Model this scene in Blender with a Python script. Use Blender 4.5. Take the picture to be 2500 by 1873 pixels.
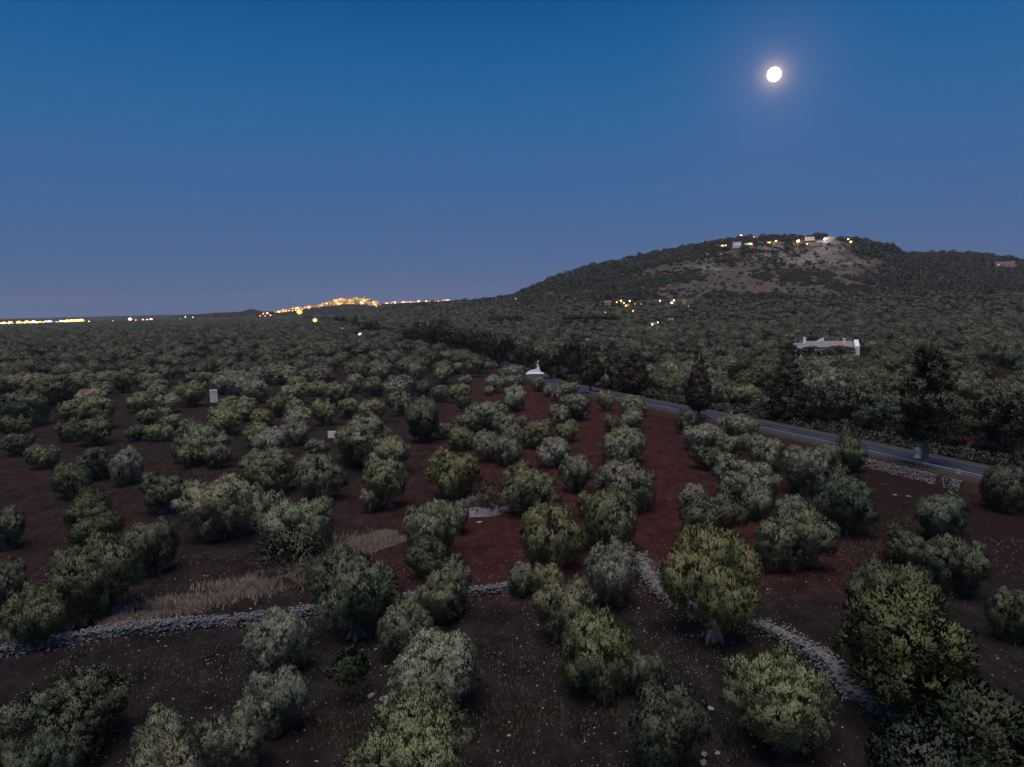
import bpy, bmesh, math, random
import numpy as np
from mathutils import Matrix, Vector
from mathutils import noise as mnoise

R = math.radians
sc = bpy.context.scene
C = sc.collection
for o in list(bpy.data.objects):
    bpy.data.objects.remove(o)

# ------------------------------------------------------------------ camera
CAM_H, PITCH, ROLL, FPX = 25.0, 6.21, -1.375, 1733.0
cam = bpy.data.cameras.new('camera')
cam.sensor_width = 36.0
cam.lens = FPX / 2500.0 * 36.0
cam.clip_start = 0.5
cam.clip_end = 60000
camo = bpy.data.objects.new('camera', cam)
C.objects.link(camo)
CM = Matrix.Translation((0, 0, CAM_H)) @ Matrix.Rotation(R(90 - PITCH), 4, 'X') @ Matrix.Rotation(R(ROLL), 4, 'Z')
camo.matrix_world = CM
sc.camera = camo
CR = CM.to_3x3()
CRI = CR.inverted()


def ray(u, v):
    return CR @ Vector((u - 1250.0, 936.5 - v, -FPX))


MOON_DIR = ray(1890, 182).normalized()

# ------------------------------------------------------------------ sky (dusk, the moon risen opposite the sunset)
def lin(r, g, b):
    return tuple(((c / 255) / 12.92 if c / 255 <= 0.04045 else ((c / 255 + 0.055) / 1.055) ** 2.4) for c in (r, g, b)) + (1,)


w = bpy.data.worlds.new('World')
sc.world = w
w.use_nodes = True
nt = w.node_tree
nt.nodes.clear()
wo = nt.nodes.new('ShaderNodeOutputWorld')
bg = nt.nodes.new('ShaderNodeBackground')
tc = nt.nodes.new('ShaderNodeTexCoord')
sep = nt.nodes.new('ShaderNodeSeparateXYZ')
nt.links.new(tc.outputs['Generated'], sep.inputs[0])
asn = nt.nodes.new('ShaderNodeMath'); asn.operation = 'ARCSINE'
nt.links.new(sep.outputs['Z'], asn.inputs[0])
deg = nt.nodes.new('ShaderNodeMath'); deg.operation = 'DIVIDE'; deg.inputs[1].default_value = math.pi / 2
nt.links.new(asn.outputs[0], deg.inputs[0])
ramp = nt.nodes.new('ShaderNodeValToRGB')
cr = ramp.color_ramp
cr.interpolation = 'EASE' if False else 'LINEAR'
stops = [(0.0, (86, 103, 141)), (3 / 90, (80, 103, 145)), (8 / 90, (65, 103, 151)), (14 / 90, (47, 100, 154)), (19 / 90, (28, 93, 151)),
         (23 / 90, (10, 80, 138)), (45 / 90, (16, 74, 128)), (1.0, (16, 66, 118))]
while len(cr.elements) < len(stops):
    cr.elements.new(0.5)
for e, (p, c) in zip(cr.elements, stops):
    e.position = p
    e.color = lin(*c)
nt.links.new(deg.outputs[0], ramp.inputs[0])
# lens glow round the moon, painted into the sky colour
dotn = nt.nodes.new('ShaderNodeVectorMath'); dotn.operation = 'DOT_PRODUCT'
dotn.inputs[1].default_value = MOON_DIR
nt.links.new(tc.outputs['Generated'], dotn.inputs[0])
acs = nt.nodes.new('ShaderNodeMath'); acs.operation = 'ARCCOSINE'
nt.links.new(dotn.outputs['Value'], acs.inputs[0])


def aureole(scale, amp, col):
    a = nt.nodes.new('ShaderNodeMath'); a.operation = 'MULTIPLY'; a.inputs[1].default_value = -1 / scale
    nt.links.new(acs.outputs[0], a.inputs[0])
    b = nt.nodes.new('ShaderNodeMath'); b.operation = 'EXPONENT'
    nt.links.new(a.outputs[0], b.inputs[0])
    c = nt.nodes.new('ShaderNodeVectorMath'); c.operation = 'SCALE'; c.inputs[0].default_value = [amp * x for x in col]
    nt.links.new(b.outputs[0], c.inputs['Scale'])
    return c


ad1 = nt.nodes.new('ShaderNodeVectorMath'); ad1.operation = 'ADD'
ad2 = nt.nodes.new('ShaderNodeVectorMath'); ad2.operation = 'ADD'
nt.links.new(ramp.outputs[0], ad1.inputs[0])
nt.links.new(aureole(R(2.4), 0.10, (1.0, 0.55, 0.45)).outputs[0], ad1.inputs[1])
nt.links.new(ad1.outputs[0], ad2.inputs[0])
nt.links.new(aureole(R(0.42), 1.1, (1.0, 0.72, 0.42)).outputs[0], ad2.inputs[1])
nt.links.new(ad2.outputs[0], bg.inputs[0])
bg.inputs[1].default_value = 1.0
nt.links.new(bg.outputs[0], wo.inputs[0])

# the afterglow of the sun that has set behind the camera: one very soft sun lamp, raised nearly overhead to darken the crowns below
sun = bpy.data.lights.new('sun', 'SUN')
sun.energy = 2.6
sun.angle = R(42)
sun.color = (1.0, 0.87, 0.76)
suno = bpy.data.objects.new('sun', sun)
suno.rotation_euler = (R(16), 0, R(-14))
C.objects.link(suno)

sc.view_settings.view_transform = 'Standard'
sc.view_settings.look = 'None'
sc.view_settings.gamma = 1
sc.view_settings.exposure = 0.0
sc.view_settings.use_curve_mapping = False
sc.cycles.max_bounces = 5
sc.cycles.diffuse_bounces = 3
sc.cycles.volume_bounces = 1
sc.cycles.caustics_reflective = False
sc.cycles.caustics_refractive = False

rng = np.random.default_rng(7)
rnd = random.Random(11)


# ------------------------------------------------------------------ geometry of the place
def project(p):
    c = CRI @ (Vector(p) - Vector((0, 0, CAM_H)))
    return 1250 + c.x / -c.z * FPX, 936.5 - c.y / -c.z * FPX


def project_np(x, y, z):
    M = np.array(CRI)
    P = np.stack([x, y, z - CAM_H])
    c = M @ P
    return 1250 + c[0] / -c[2] * FPX, 936.5 - c[1] / -c[2] * FPX, -c[2]


def at_y(u, v, y):
    d = ray(u, v)
    t = y / d.y
    return Vector((d.x * t, y, CAM_H + d.z * t))


def on_flat(u, v, z=0.0):
    d = ray(u, v)
    t = (z - CAM_H) / d.z
    return Vector((d.x * t, d.y * t, z))


# hill silhouette (the ridge stands about 1500 m off) and the low ridge behind the town (about 3200 m off)
HILL_Y = 1500.0
_hs = [(640, 810), (760, 792), (850, 776), (930, 761), (1000, 751), (1107, 743), (1200, 737), (1254, 728), (1334, 691), (1458, 650), (1582, 624), (1695, 602),
       (1808, 587), (1978, 581), (2068, 588), (2125, 602), (2150, 624), (2260, 624), (2351, 621), (2407, 629), (2500, 645), (2800, 690), (3200, 730)]
_hp = [at_y(u, v, HILL_Y) for u, v in _hs]
HX = np.array([p.x for p in _hp]); HZ = np.array([p.z for p in _hp])
RIDGE_Y = 3200.0
_rs = [(-900, 800), (350, 784), (480, 775), (540, 770), (590, 768), (615, 761), (640, 768), (690, 766), (740, 759), (790, 750), (860, 746), (930, 749), (1050, 743), (1150, 745), (1400, 760)]
_rp = [at_y(u, v, RIDGE_Y) for u, v in _rs]
RX = np.array([p.x for p in _rp]); RZ = np.array([p.z for p in _rp])
_gt = np.array([0, .12, .3, .5, .66, .78, .84, .88, 1.0, 1.25, 2.2])
_gc = np.array([0, .02, .11, .27, .45, .60, .78, .92, 1.0, .98, .55])      # with the cliff band
_gs = np.array([0, .02, .11, .28, .50, .70, .80, .86, 1.0, .98, .55])      # smooth flank
_cx0, _cx1 = at_y(1680, 600, HILL_Y).x, at_y(2160, 600, HILL_Y).x


def sstep(a, b, x):
    t = np.clip((x - a) / (b - a), 0, 1)
    return t * t * (3 - 2 * t)


def vnoise(x, y, s, seed=0):
    """cheap smooth value noise, vectorised"""
    x = x / s; y = y / s
    xi = np.floor(x).astype(np.int64); yi = np.floor(y).astype(np.int64)
    fx = x - xi; fy = y - yi
    fx = fx * fx * (3 - 2 * fx); fy = fy * fy * (3 - 2 * fy)

    def h(a, b):
        n = (a * 374761393 + b * 668265263 + seed * 974634521) & 0x7fffffff
        n = ((n ^ (n >> 13)) * 1274126177) & 0x7fffffff
        return ((n ^ (n >> 16)) & 0xffff) / 65535.0
    return (h(xi, yi) * (1 - fx) + h(xi + 1, yi) * fx) * (1 - fy) + (h(xi, yi + 1) * (1 - fx) + h(xi + 1, yi + 1) * fx) * fy


def fbm(x, y, s, seed=0, n=4):
    a, t, o = 1.0, 0.0, 0.0
    for k in range(n):
        o = o + a * (vnoise(x, y, s, seed + k) - 0.5); t += a; a *= 0.5; s = s * 0.5
    return o / t * 2


def hill_np(x, y):
    xs = x * HILL_Y / np.maximum(y, 300.0)          # the foot follows the view over the plain
    xb = x + (xs - x) * 0.35
    P = np.interp(xb, HX, HZ)
    t = (y - 560.0 + 60 * fbm(x, y * 0, 300, 5)) / (HILL_Y - 560.0)
    c = sstep(_cx0 - 30, _cx0 + 60, xb) * (1 - sstep(_cx1 - 20, _cx1 + 40, xb))
    tw = t + 0.03 * fbm(x, y, 90, 9) * c
    g = np.interp(tw, _gt, _gc) * c + np.interp(t, _gt, _gs) * (1 - c)
    P2 = np.maximum(P, 0)
    z = P2 * g + 3.0 * fbm(x, y, 120, 3) * np.clip(P2 * g / 25, 0, 1)
    cl = c * sstep(.76, .80, tw) * (1 - sstep(.90, .95, tw))
    z = z + cl * 7 * fbm(x, y, 40, 21, 4)
    return np.where(P > 0, z, P * 0.3 - 0.2) - 0.4


def ridge_np(x, y):
    xs = x * RIDGE_Y / np.maximum(y, 1500.0)
    P = np.interp(xs, RX, RZ)
    g = np.interp(y, [2250, 2600, 2900, 3200, 3700, 5200], [0, .12, .6, 1, 1.03, .2])
    return np.where(P > 0, P * g, -1.0) - 0.4


def terr_np(x, y):
    h = np.where((y > 500) & (y < 3300), hill_np(x, y), -1)
    r = np.where((y > 2250) & (y < 5200), ridge_np(x, y), -1)
    return np.maximum(np.maximum(h, r), 0.0)


def terr(x, y):
    return float(terr_np(np.array([x]), np.array([y]))[0])


def hit(u, v, y0=60.0, y1=4500.0):
    """where the view ray through a pixel meets the terrain"""
    d = ray(u, v)
    ys = np.concatenate([np.arange(y0, 700, 2.0), np.arange(700, y1, 4.0)])
    t = ys / d.y
    z = CAM_H + d.z * t
    h = terr_np(d.x * t, ys)
    k = np.nonzero(z <= h)[0]
    if not len(k):
        return None
    k = k[0]
    return Vector((d.x * t[k], ys[k], h[k]))


# ------------------------------------------------------------------ materials
def nodes_of(m):
    m.use_nodes = True
    return m.node_tree, m.node_tree.nodes['Principled BSDF']


def mat_plain(name, col, rough=0.8, var=0.25, scale=3.0, spec=0.3, bump=0.0, metallic=0.0):
    m = bpy.data.materials.new(name)
    t, b = nodes_of(m)
    n = t.nodes.new('ShaderNodeTexNoise'); n.inputs['Scale'].default_value = scale; n.inputs['Detail'].default_value = 5
    co = t.nodes.new('ShaderNodeTexCoord'); t.links.new(co.outputs['Object'], n.inputs['Vector'])
    mp = t.nodes.new('ShaderNodeMapRange'); mp.inputs[3].default_value = 1 - var; mp.inputs[4].default_value = 1 + var
    t.links.new(n.outputs[0], mp.inputs[0])
    sc_ = t.nodes.new('ShaderNodeVectorMath'); sc_.operation = 'SCALE'; sc_.inputs[0].default_value = col
    t.links.new(mp.outputs[0], sc_.inputs['Scale'])
    t.links.new(sc_.outputs[0], b.inputs['Base Color'])
    b.inputs['Roughness'].default_value = rough
    b.inputs['Specular IOR Level'].default_value = spec
    b.inputs['Metallic'].default_value = metallic
    if bump:
        bp = t.nodes.new('ShaderNodeBump'); bp.inputs['Strength'].default_value = bump; bp.inputs['Distance'].default_value = 0.05
        t.links.new(n.outputs[0], bp.inputs['Height']); t.links.new(bp.outputs[0], b.inputs['Normal'])
    return m


def mat_leaf(name, col=None, var=0.35):
    """foliage: the colour of the tree itself (object colour) varied from tuft to tuft"""
    m = bpy.data.materials.new(name)
    t, b = nodes_of(m)
    oi = t.nodes.new('ShaderNodeObjectInfo')
    n = t.nodes.new('ShaderNodeTexNoise'); n.inputs['Scale'].default_value = 1.3; n.inputs['Detail'].default_value = 3
    co = t.nodes.new('ShaderNodeTexCoord'); t.links.new(co.outputs['Object'], n.inputs['Vector'])
    mp = t.nodes.new('ShaderNodeMapRange'); mp.inputs[1].default_value = .25; mp.inputs[2].default_value = .75
    mp.inputs[3].default_value = 1 - var; mp.inputs[4].default_value = 1 + var
    t.links.new(n.outputs[0], mp.inputs[0])
    sca = t.nodes.new('ShaderNodeVectorMath'); sca.operation = 'SCALE'
    if col is None:
        t.links.new(oi.outputs['Color'], sca.inputs[0])
    else:
        hs = t.nodes.new('ShaderNodeHueSaturation'); hs.inputs['Color'].default_value = tuple(col) + (1,)
        r1 = t.nodes.new('ShaderNodeMapRange'); r1.inputs[3].default_value = .50; r1.inputs[4].default_value = 1.45
        t.links.new(oi.outputs['Random'], r1.inputs[0]); t.links.new(r1.outputs[0], hs.inputs['Value'])
        fr = t.nodes.new('ShaderNodeMath'); fr.operation = 'MULTIPLY'; fr.inputs[1].default_value = 37.3
        f2 = t.nodes.new('ShaderNodeMath'); f2.operation = 'FRACT'
        t.links.new(oi.outputs['Random'], fr.inputs[0]); t.links.new(fr.outputs[0], f2.inputs[0])
        r2 = t.nodes.new('ShaderNodeMapRange'); r2.inputs[3].default_value = .6; r2.inputs[4].default_value = 1.3
        t.links.new(f2.outputs[0], r2.inputs[0]); t.links.new(r2.outputs[0], hs.inputs['Saturation'])
        t.links.new(hs.outputs[0], sca.inputs[0])
    t.links.new(mp.outputs[0], sca.inputs['Scale'])
    t.links.new(sca.outputs[0], b.inputs['Base Color'])
    b.inputs['Roughness'].default_value = 0.55
    b.inputs['Specular IOR Level'].default_value = 0.25
    return m


def mat_emit(name, col, strength):
    m = bpy.data.materials.new(name)
    t, b = nodes_of(m)
    b.inputs['Base Color'].default_value = (0.8, 0.8, 0.8, 1)
    b.inputs['Emission Color'].default_value = tuple(col) + (1,)
    b.inputs['Emission Strength'].default_value = strength
    m.cycles.emission_sampling = 'NONE'
    return m


M = {}
M['leaf'] = mat_leaf('leaf')
M['leaf_far'] = mat_leaf('leaf_far', (0.080, 0.092, 0.070))
M['leaf_scrub'] = mat_leaf('leaf_scrub', (0.030, 0.036, 0.028))
M['bark'] = mat_plain('bark', (0.13, 0.115, 0.10), .9, .4, 6, .2, .6)
M['bark_pale'] = mat_plain('bark_pale', (0.20, 0.185, 0.175), .9, .3, 6, .2, .4)
M['bark_pine'] = mat_plain('bark_pine', (0.16, 0.12, 0.10), .9, .3, 6, .2, .4)
M['stone'] = mat_plain('stone', (0.165, 0.165, 0.185), .9, .35, 4, .2, .3)
M['stone_dim'] = mat_plain('stone_dim', (0.15, 0.145, 0.15), .9, .35, 4, .2, .3)
M['stone_pale'] = mat_plain('stone_pale', (0.22, 0.21, 0.205), .9, .25, 4, .2, .3)
M['asphalt'] = mat_plain('asphalt', (0.029, 0.032, 0.046), .75, .35, 0.5, .3)
M['white_line'] = mat_plain('white_line', (0.16, 0.16, 0.17), .7, .3, 2)
M['verge'] = mat_plain('verge', (0.055, 0.045, 0.040), .95, .4, 0.6, .1, .3)
M['earth_bank'] = mat_plain('earth_bank', (0.040, 0.026, 0.022), .95, .4, 0.6, .1, .5)
M['white_wall'] = mat_plain('white_wall', (0.84, 0.84, 0.86), .85, .06, .4)
M['cream_wall'] = mat_plain('cream_wall', (0.55, 0.47, 0.38), .85, .1, .4)
M['pink_wall'] = mat_plain('pink_wall', (0.45, 0.33, 0.29), .85, .1, .4)
M['grey_wall'] = mat_plain('grey_wall', (0.33, 0.31, 0.28), .85, .15, .4)
M['roof'] = mat_plain('roof', (0.24, 0.21, 0.22), .9, .2, .6)
M['pane'] = mat_plain('pane', (0.03, 0.035, 0.045), .15, .1, 1, .5)
M['door'] = mat_plain('door', (0.10, 0.08, 0.07), .6, .2, 1)
M['metal'] = mat_plain('metal', (0.38, 0.40, 0.42), .45, .15, 2, .5, 0, .6)
M['pole'] = mat_plain('pole', (0.33, 0.31, 0.29), .8, .2, 2)
M['lattice'] = mat_plain('lattice', (0.22, 0.22, 0.23), .6, .1, 2, .4)
M['dry_grass'] = mat_plain('dry_grass', (0.30, 0.245, 0.20), .95, .35, .8, .1)
M['weed'] = mat_plain('weed', (0.09, 0.085, 0.05), .95, .4, .8, .1)
M['pebble'] = mat_plain('pebble', (0.30, 0.285, 0.285), .9, .6, .7, .2)
M['sign_back'] = mat_plain('sign_back', (0.42, 0.45, 0.47), .5, .1, 2, .5)
M['lit_warm'] = mat_emit('lit_warm', (1.0, 0.50, 0.085), 3.2)
M['lit_amber'] = mat_emit('lit_amber', (1.0, 0.36, 0.05), 2.8)
M['lit_white'] = mat_emit('lit_white', (1.0, 0.84, 0.66), 3)
M['lit_violet'] = mat_emit('lit_violet', (0.82, 0.66, 1.0), 1.7)
M['lit_red'] = mat_emit('lit_red', (1.0, 0.05, 0.04), 2.2)
M['lit_window'] = mat_emit('lit_window', (1.0, 0.5, 0.12), 2.2)
M['moon'] = mat_emit('moon', (1.0, 0.90, 0.72), 1.7)


# ------------------------------------------------------------------ helpers
def link(o, parent=None):
    C.objects.link(o)
    if parent is not None:
        o.parent = parent
    return o


def obj(name, me, mat, parent=None, smooth=False):
    if isinstance(me, bmesh.types.BMesh):
        bm = me
        me = bpy.data.meshes.new(name)
        bm.to_mesh(me); bm.free()
    if mat is not None and not me.materials:
        me.materials.append(M[mat])
    if smooth:
        me.polygons.foreach_set('use_smooth', [True] * len(me.polygons))
    o = bpy.data.objects.new(name, me)
    return link(o, parent)


def tag(o, label, cat, group=None):
    o['label'] = label
    o['category'] = cat
    if group:
        o['group'] = group
    return o


def thing(name, label, cat, loc=(0, 0, 0), rz=0.0, group=None):
    o = bpy.data.objects.new(name, None)
    o.location = loc
    o.rotation_euler = (0, 0, rz)
    o.empty_display_size = 0.5
    return tag(link(o), label, cat, group)


def kind(o, k):
    o['kind'] = k
    return o


def pyd(name, verts, faces):
    me = bpy.data.meshes.new(name)
    me.from_pydata(verts, [], faces)
    me.update()
    return me


def quads_mesh(name, V, nq, normals=None):
    """V: (4*nq,3) vertices of nq loose quads"""
    me = bpy.data.meshes.new(name)
    me.vertices.add(4 * nq)
    me.vertices.foreach_set('co', V.astype(np.float32).ravel())
    me.loops.add(4 * nq)
    me.loops.foreach_set('vertex_index', np.arange(4 * nq, dtype=np.int32))
    me.polygons.add(nq)
    me.polygons.foreach_set('loop_start', np.arange(0, 4 * nq, 4, dtype=np.int32))
    me.update(calc_edges=True)
    if normals is not None:
        me.polygons.foreach_set('use_smooth', [True] * nq)
        me.normals_split_custom_set_from_vertices([tuple(n) for n in normals])
    return me


def box(bm, x0, x1, y0, y1, z0, z1, mtx=None):
    vs = [bm.verts.new((x, y, z)) for z in (z0, z1) for y in (y0, y1) for x in (x0, x1)]
    for f in ((0, 2, 3, 1), (4, 5, 7, 6), (0, 1, 5, 4), (2, 6, 7, 3), (0, 4, 6, 2), (1, 3, 7, 5)):
        bm.faces.new([vs[i] for i in f])
    if mtx is not None:
        bmesh.ops.transform(bm, matrix=mtx, verts=vs)
    return vs


def boxm(*a):
    bm = bmesh.new(); box(bm, *a); return bm


def tube(bm, pts, rad, seg=8, cap=True):
    rings = []
    for i, p in enumerate(pts):
        p = Vector(p)
        a = Vector(pts[max(i - 1, 0)]); b = Vector(pts[min(i + 1, len(pts) - 1)])
        d = (b - a).normalized()
        s = d.cross(Vector((0.13, 0.9, 0.31))).normalized(); t = d.cross(s)
        r = rad[i] if hasattr(rad, '__len__') else rad
        rings.append([bm.verts.new(p + (s * math.cos(k * 2 * math.pi / seg) + t * math.sin(k * 2 * math.pi / seg)) * r) for k in range(seg)])
    for A, B in zip(rings, rings[1:]):
        for k in range(seg):
            bm.faces.new((A[k], A[(k + 1) % seg], B[(k + 1) % seg], B[k]))
    if cap:
        bm.faces.new(rings[0][::-1]); bm.faces.new(rings[-1])


def ball(bm, r, loc=(0, 0, 0), sub=2, sc3=(1, 1, 1)):
    g = bmesh.ops.create_icosphere(bm, subdivisions=sub, radius=r)
    bmesh.ops.scale(bm, vec=sc3, verts=g['verts'])
    bmesh.ops.translate(bm, vec=loc, verts=g['verts'])


# ------------------------------------------------------------------ ground
def mat_ground():
    m = bpy.data.materials.new('soil')
    t, b = nodes_of(m)
    co = t.nodes.new('ShaderNodeTexCoord')

    def noise(scale, detail=6, rough=.6):
        n = t.nodes.new('ShaderNodeTexNoise'); n.inputs['Scale'].default_value = scale
        n.inputs['Detail'].default_value = detail; n.inputs['Roughness'].default_value = rough
        t.links.new(co.outputs['Object'], n.inputs['Vector']); return n

    def rmp(src, a, b_, lo, hi):
        r = t.nodes.new('ShaderNodeMapRange'); r.inputs[1].default_value = a; r.inputs[2].default_value = b_
        r.inputs[3].default_value = lo; r.inputs[4].default_value = hi; t.links.new(src, r.inputs[0]); return r.outputs[0]

    def mix(f, a, c):
        x = t.nodes.new('ShaderNodeMix'); x.data_type = 'RGBA'
        if isinstance(f, float): x.inputs[0].default_value = f
        else: t.links.new(f, x.inputs[0])
        for s, val in ((6, a), (7, c)):
            if isinstance(val, tuple): x.inputs[s].default_value = val + (1,)
            else: t.links.new(val, x.inputs[s])
        return x.outputs[2]
    big = noise(.05); med = noise(.35); fine = noise(4.0, 8, .7)
    sp = t.nodes.new('ShaderNodeSeparateXYZ'); t.links.new(co.outputs['Object'], sp.inputs[0])
    # the stony field this side of the dry stone wall is grey-brown; the ploughed soil beyond is terra rossa
    ln = t.nodes.new('ShaderNodeMath'); ln.operation = 'MULTIPLY_ADD'; ln.inputs[1].default_value = 14; t.links.new(big.outputs[0], ln.inputs[0]); t.links.new(sp.outputs['Y'], ln.inputs[2])
    near = rmp(ln.outputs[0], 62, 72, 0, 1)
    red = mix(rmp(med.outputs[0], .35, .7, 0, 1), (.036, .0115, .0108), (.070, .026, .024))
    stony = mix(rmp(med.outputs[0], .35, .7, 0, 1), (.0135, .010, .011), (.034, .0265, .0285))
    left = rmp(sp.outputs['X'], -22, -4, 1, 0)
    lp = t.nodes.new('ShaderNodeMath'); lp.operation = 'MULTIPLY'; t.links.new(left, lp.inputs[0]); t.links.new(rmp(big.outputs[0], .3, .55, .45, 1), lp.inputs[1])
    pur = mix(rmp(med.outputs[0], .35, .7, 0, 1), (.015, .0095, .0105), (.038, .028, .030))
    right = rmp(sp.outputs['X'], 24, 40, 0, 1)
    c1 = mix(near, stony, mix(right, mix(lp.outputs[0], red, pur), (.024, .0125, .0115)))  # soil also painted darker in front and at the sides, like lens falloff
    wv = t.nodes.new('ShaderNodeTexWave'); wv.inputs['Scale'].default_value = .16; wv.inputs['Distortion'].default_value = 9; wv.inputs['Detail'].default_value = 3; wv.inputs['Detail Scale'].default_value = 1.4
    mpp = t.nodes.new('ShaderNodeMapping'); mpp.inputs['Rotation'].default_value = (0, 0, R(-5.8)); t.links.new(co.outputs['Object'], mpp.inputs['Vector']); t.links.new(mpp.outputs[0], wv.inputs['Vector'])
    # far soil between the trees, its colour darkened to carry the shade of the gaps
    far = rmp(sp.outputs['Y'], 230, 420, 0, 1)
    c2 = mix(far, c1, mix(rmp(med.outputs[0], .3, .7, 0, 1), (.014, .011, .010), (.030, .021, .019)))
    dk = t.nodes.new('ShaderNodeMix'); dk.data_type = 'RGBA'; dk.blend_type = 'MULTIPLY'; dk.inputs[0].default_value = 1
    t.links.new(c2, dk.inputs[6])
    v = t.nodes.new('ShaderNodeCombineXYZ')
    fvm = t.nodes.new('ShaderNodeMath'); fvm.operation = 'MULTIPLY'
    t.links.new(rmp(fine.outputs[0], .25, .75, .35, 1.65), fvm.inputs[0]); t.links.new(rmp(wv.outputs['Fac'], 0, 1, .84, 1.14), fvm.inputs[1])
    fv = fvm.outputs[0]
    for i in range(3): t.links.new(fv, v.inputs[i])
    t.links.new(v.outputs[0], dk.inputs[7])
    t.links.new(dk.outputs[2], b.inputs['Base Color'])
    b.inputs['Roughness'].default_value = .95
    b.inputs['Specular IOR Level'].default_value = .1
    bp = t.nodes.new('ShaderNodeBump'); bp.inputs['Strength'].default_value = .9; bp.inputs['Distance'].default_value = .35
    t.links.new(fine.outputs[0], bp.inputs['Height']); t.links.new(bp.outputs[0], b.inputs['Normal'])
    return m


M['soil'] = mat_ground()


def mat_hill():
    m = bpy.data.materials.new('hillside')
    t, b = nodes_of(m)
    co = t.nodes.new('ShaderNodeTexCoord')
    at = t.nodes.new('ShaderNodeAttribute'); at.attribute_name = 'rock'
    at2 = t.nodes.new('ShaderNodeAttribute'); at2.attribute_name = 'scree'
    n = t.nodes.new('ShaderNodeTexNoise'); n.inputs['Scale'].default_value = .035; n.inputs['Detail'].default_value = 8; n.inputs['Roughness'].default_value = .65
    n2 = t.nodes.new('ShaderNodeTexNoise'); n2.inputs['Scale'].default_value = .16; n2.inputs['Detail'].default_value = 6
    for q in (n, n2): t.links.new(co.outputs['Object'], q.inputs['Vector'])

    def mix(f, a, c):
        x = t.nodes.new('ShaderNodeMix'); x.data_type = 'RGBA'
        t.links.new(f, x.inputs[0])
        for s, val in ((6, a), (7, c)):
            if isinstance(val, tuple): x.inputs[s].default_value = val + (1,)
            else: t.links.new(val, x.inputs[s])
        return x.outputs[2]

    def rmp(src, a, b_, lo=0, hi=1):
        r = t.nodes.new('ShaderNodeMapRange'); r.inputs[1].default_value = a; r.inputs[2].default_value = b_
        r.inputs[3].default_value = lo; r.inputs[4].default_value = hi; t.links.new(src, r.inputs[0]); return r.outputs[0]

    def mul(a, c):
        x = t.nodes.new('ShaderNodeMath'); x.operation = 'MULTIPLY'; t.links.new(a, x.inputs[0]); t.links.new(c, x.inputs[1]); return x.outputs[0]
    scrub = mix(rmp(n2.outputs[0], .35, .65), (.030, .033, .027), (.06, .056, .044))
    scree = mix(rmp(n2.outputs[0], .35, .65), (.078, .057, .050), (.140, .108, .098))
    rock = mix(rmp(n2.outputs[0], .3, .7), (.10, .09, .09), (.26, .235, .235))
    c = mix(mul(at2.outputs['Fac'], rmp(n.outputs[0], .38, .58)), scrub, scree)
    c = mix(mul(at.outputs['Fac'], rmp(n.outputs[0], .42, .56)), c, rock)
    t.links.new(c, b.inputs['Base Color'])
    b.inputs['Roughness'].default_value = .95
    b.inputs['Specular IOR Level'].default_value = .1
    bp = t.nodes.new('ShaderNodeBump'); bp.inputs['Strength'].default_value = .8; bp.inputs['Distance'].default_value = 3
    t.links.new(n2.outputs[0], bp.inputs['Height']); t.links.new(bp.outputs[0], b.inputs['Normal'])
    return m


M['hillside'] = mat_hill()


def grid_mesh(name, xs, ys, zf):
    X, Y = np.meshgrid(xs, ys)
    Z = zf(X.ravel(), Y.ravel())
    V = np.stack([X.ravel(), Y.ravel(), Z], 1)
    nx, ny = len(xs), len(ys)
    i = (np.arange(ny - 1)[:, None] * nx + np.arange(nx - 1)[None, :]).ravel()
    F = np.stack([i, i + 1, i + 1 + nx, i + nx], 1)
    me = bpy.data.meshes.new(name)
    me.vertices.add(len(V)); me.vertices.foreach_set('co', V.astype(np.float32).ravel())
    me.loops.add(F.size); me.loops.foreach_set('vertex_index', F.astype(np.int32).ravel())
    me.polygons.add(len(F)); me.polygons.foreach_set('loop_start', np.arange(0, F.size, 4, dtype=np.int32))
    me.update(calc_edges=True)
    me.polygons.foreach_set('use_smooth', [True] * len(F))
    return me, V


def near_z(x, y):
    """gentle unevenness of the tilled ground near the camera, dying out with distance"""
    f = 1 - sstep(140, 260, np.abs(y) + np.abs(x) * .3)
    return f * (0.16 * fbm(x, y, 9, 31, 3) + 0.05 * fbm(x, y, 1.6, 41, 2)) - 0.12 * f


gx = np.concatenate([np.array([-40000, -20000, -9000, -4000, -1800, -800, -400, -250]), np.arange(-200, 200.1, 1.25), np.array([250, 400, 800, 1800, 4000, 9000, 20000, 40000])])
gy = np.concatenate([np.array([-3000, -600, -100]), np.arange(0, 260, 1.25), np.array([300, 400, 600, 1000, 1800, 3000, 6000, 12000, 25000, 50000])])
me, _ = grid_mesh('ground', gx, gy, near_z)
kind(obj('ground', me, 'soil'), 'structure')

hx = np.arange(-900, 2600, 8.0); hy = np.arange(500, 3300, 8.0)
me, V = grid_mesh('hill', hx, hy, hill_np)
x, y = V[:, 0], V[:, 1]
xb = x + (x * HILL_Y / np.maximum(y, 300) - x) * .35
t_ = (y - 560) / (HILL_Y - 560)
tn = t_ + .05 * fbm(x, y, 90, 9)
pu, pv, _d = project_np(x, y, V[:, 2])
rock = sstep(-.5, -.1, fbm(x, y, 110, 44, 3)) * sstep(1690, 1730, pu) * (1 - sstep(2140, 2165, pu)) * sstep(.70, .76, tn) * (1 - sstep(.9, .97, tn))
scree = sstep(1460, 1640, pu) * (1 - sstep(2080, 2260, pu)) * sstep(.30, .45, tn) * (1 - sstep(.78, .86, tn))
scree = np.maximum(scree, .6 * sstep(980, 1100, pu) * (1 - sstep(1250, 1400, pu)) * sstep(.2, .4, tn) * (1 - sstep(.75, .9, tn)))
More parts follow.
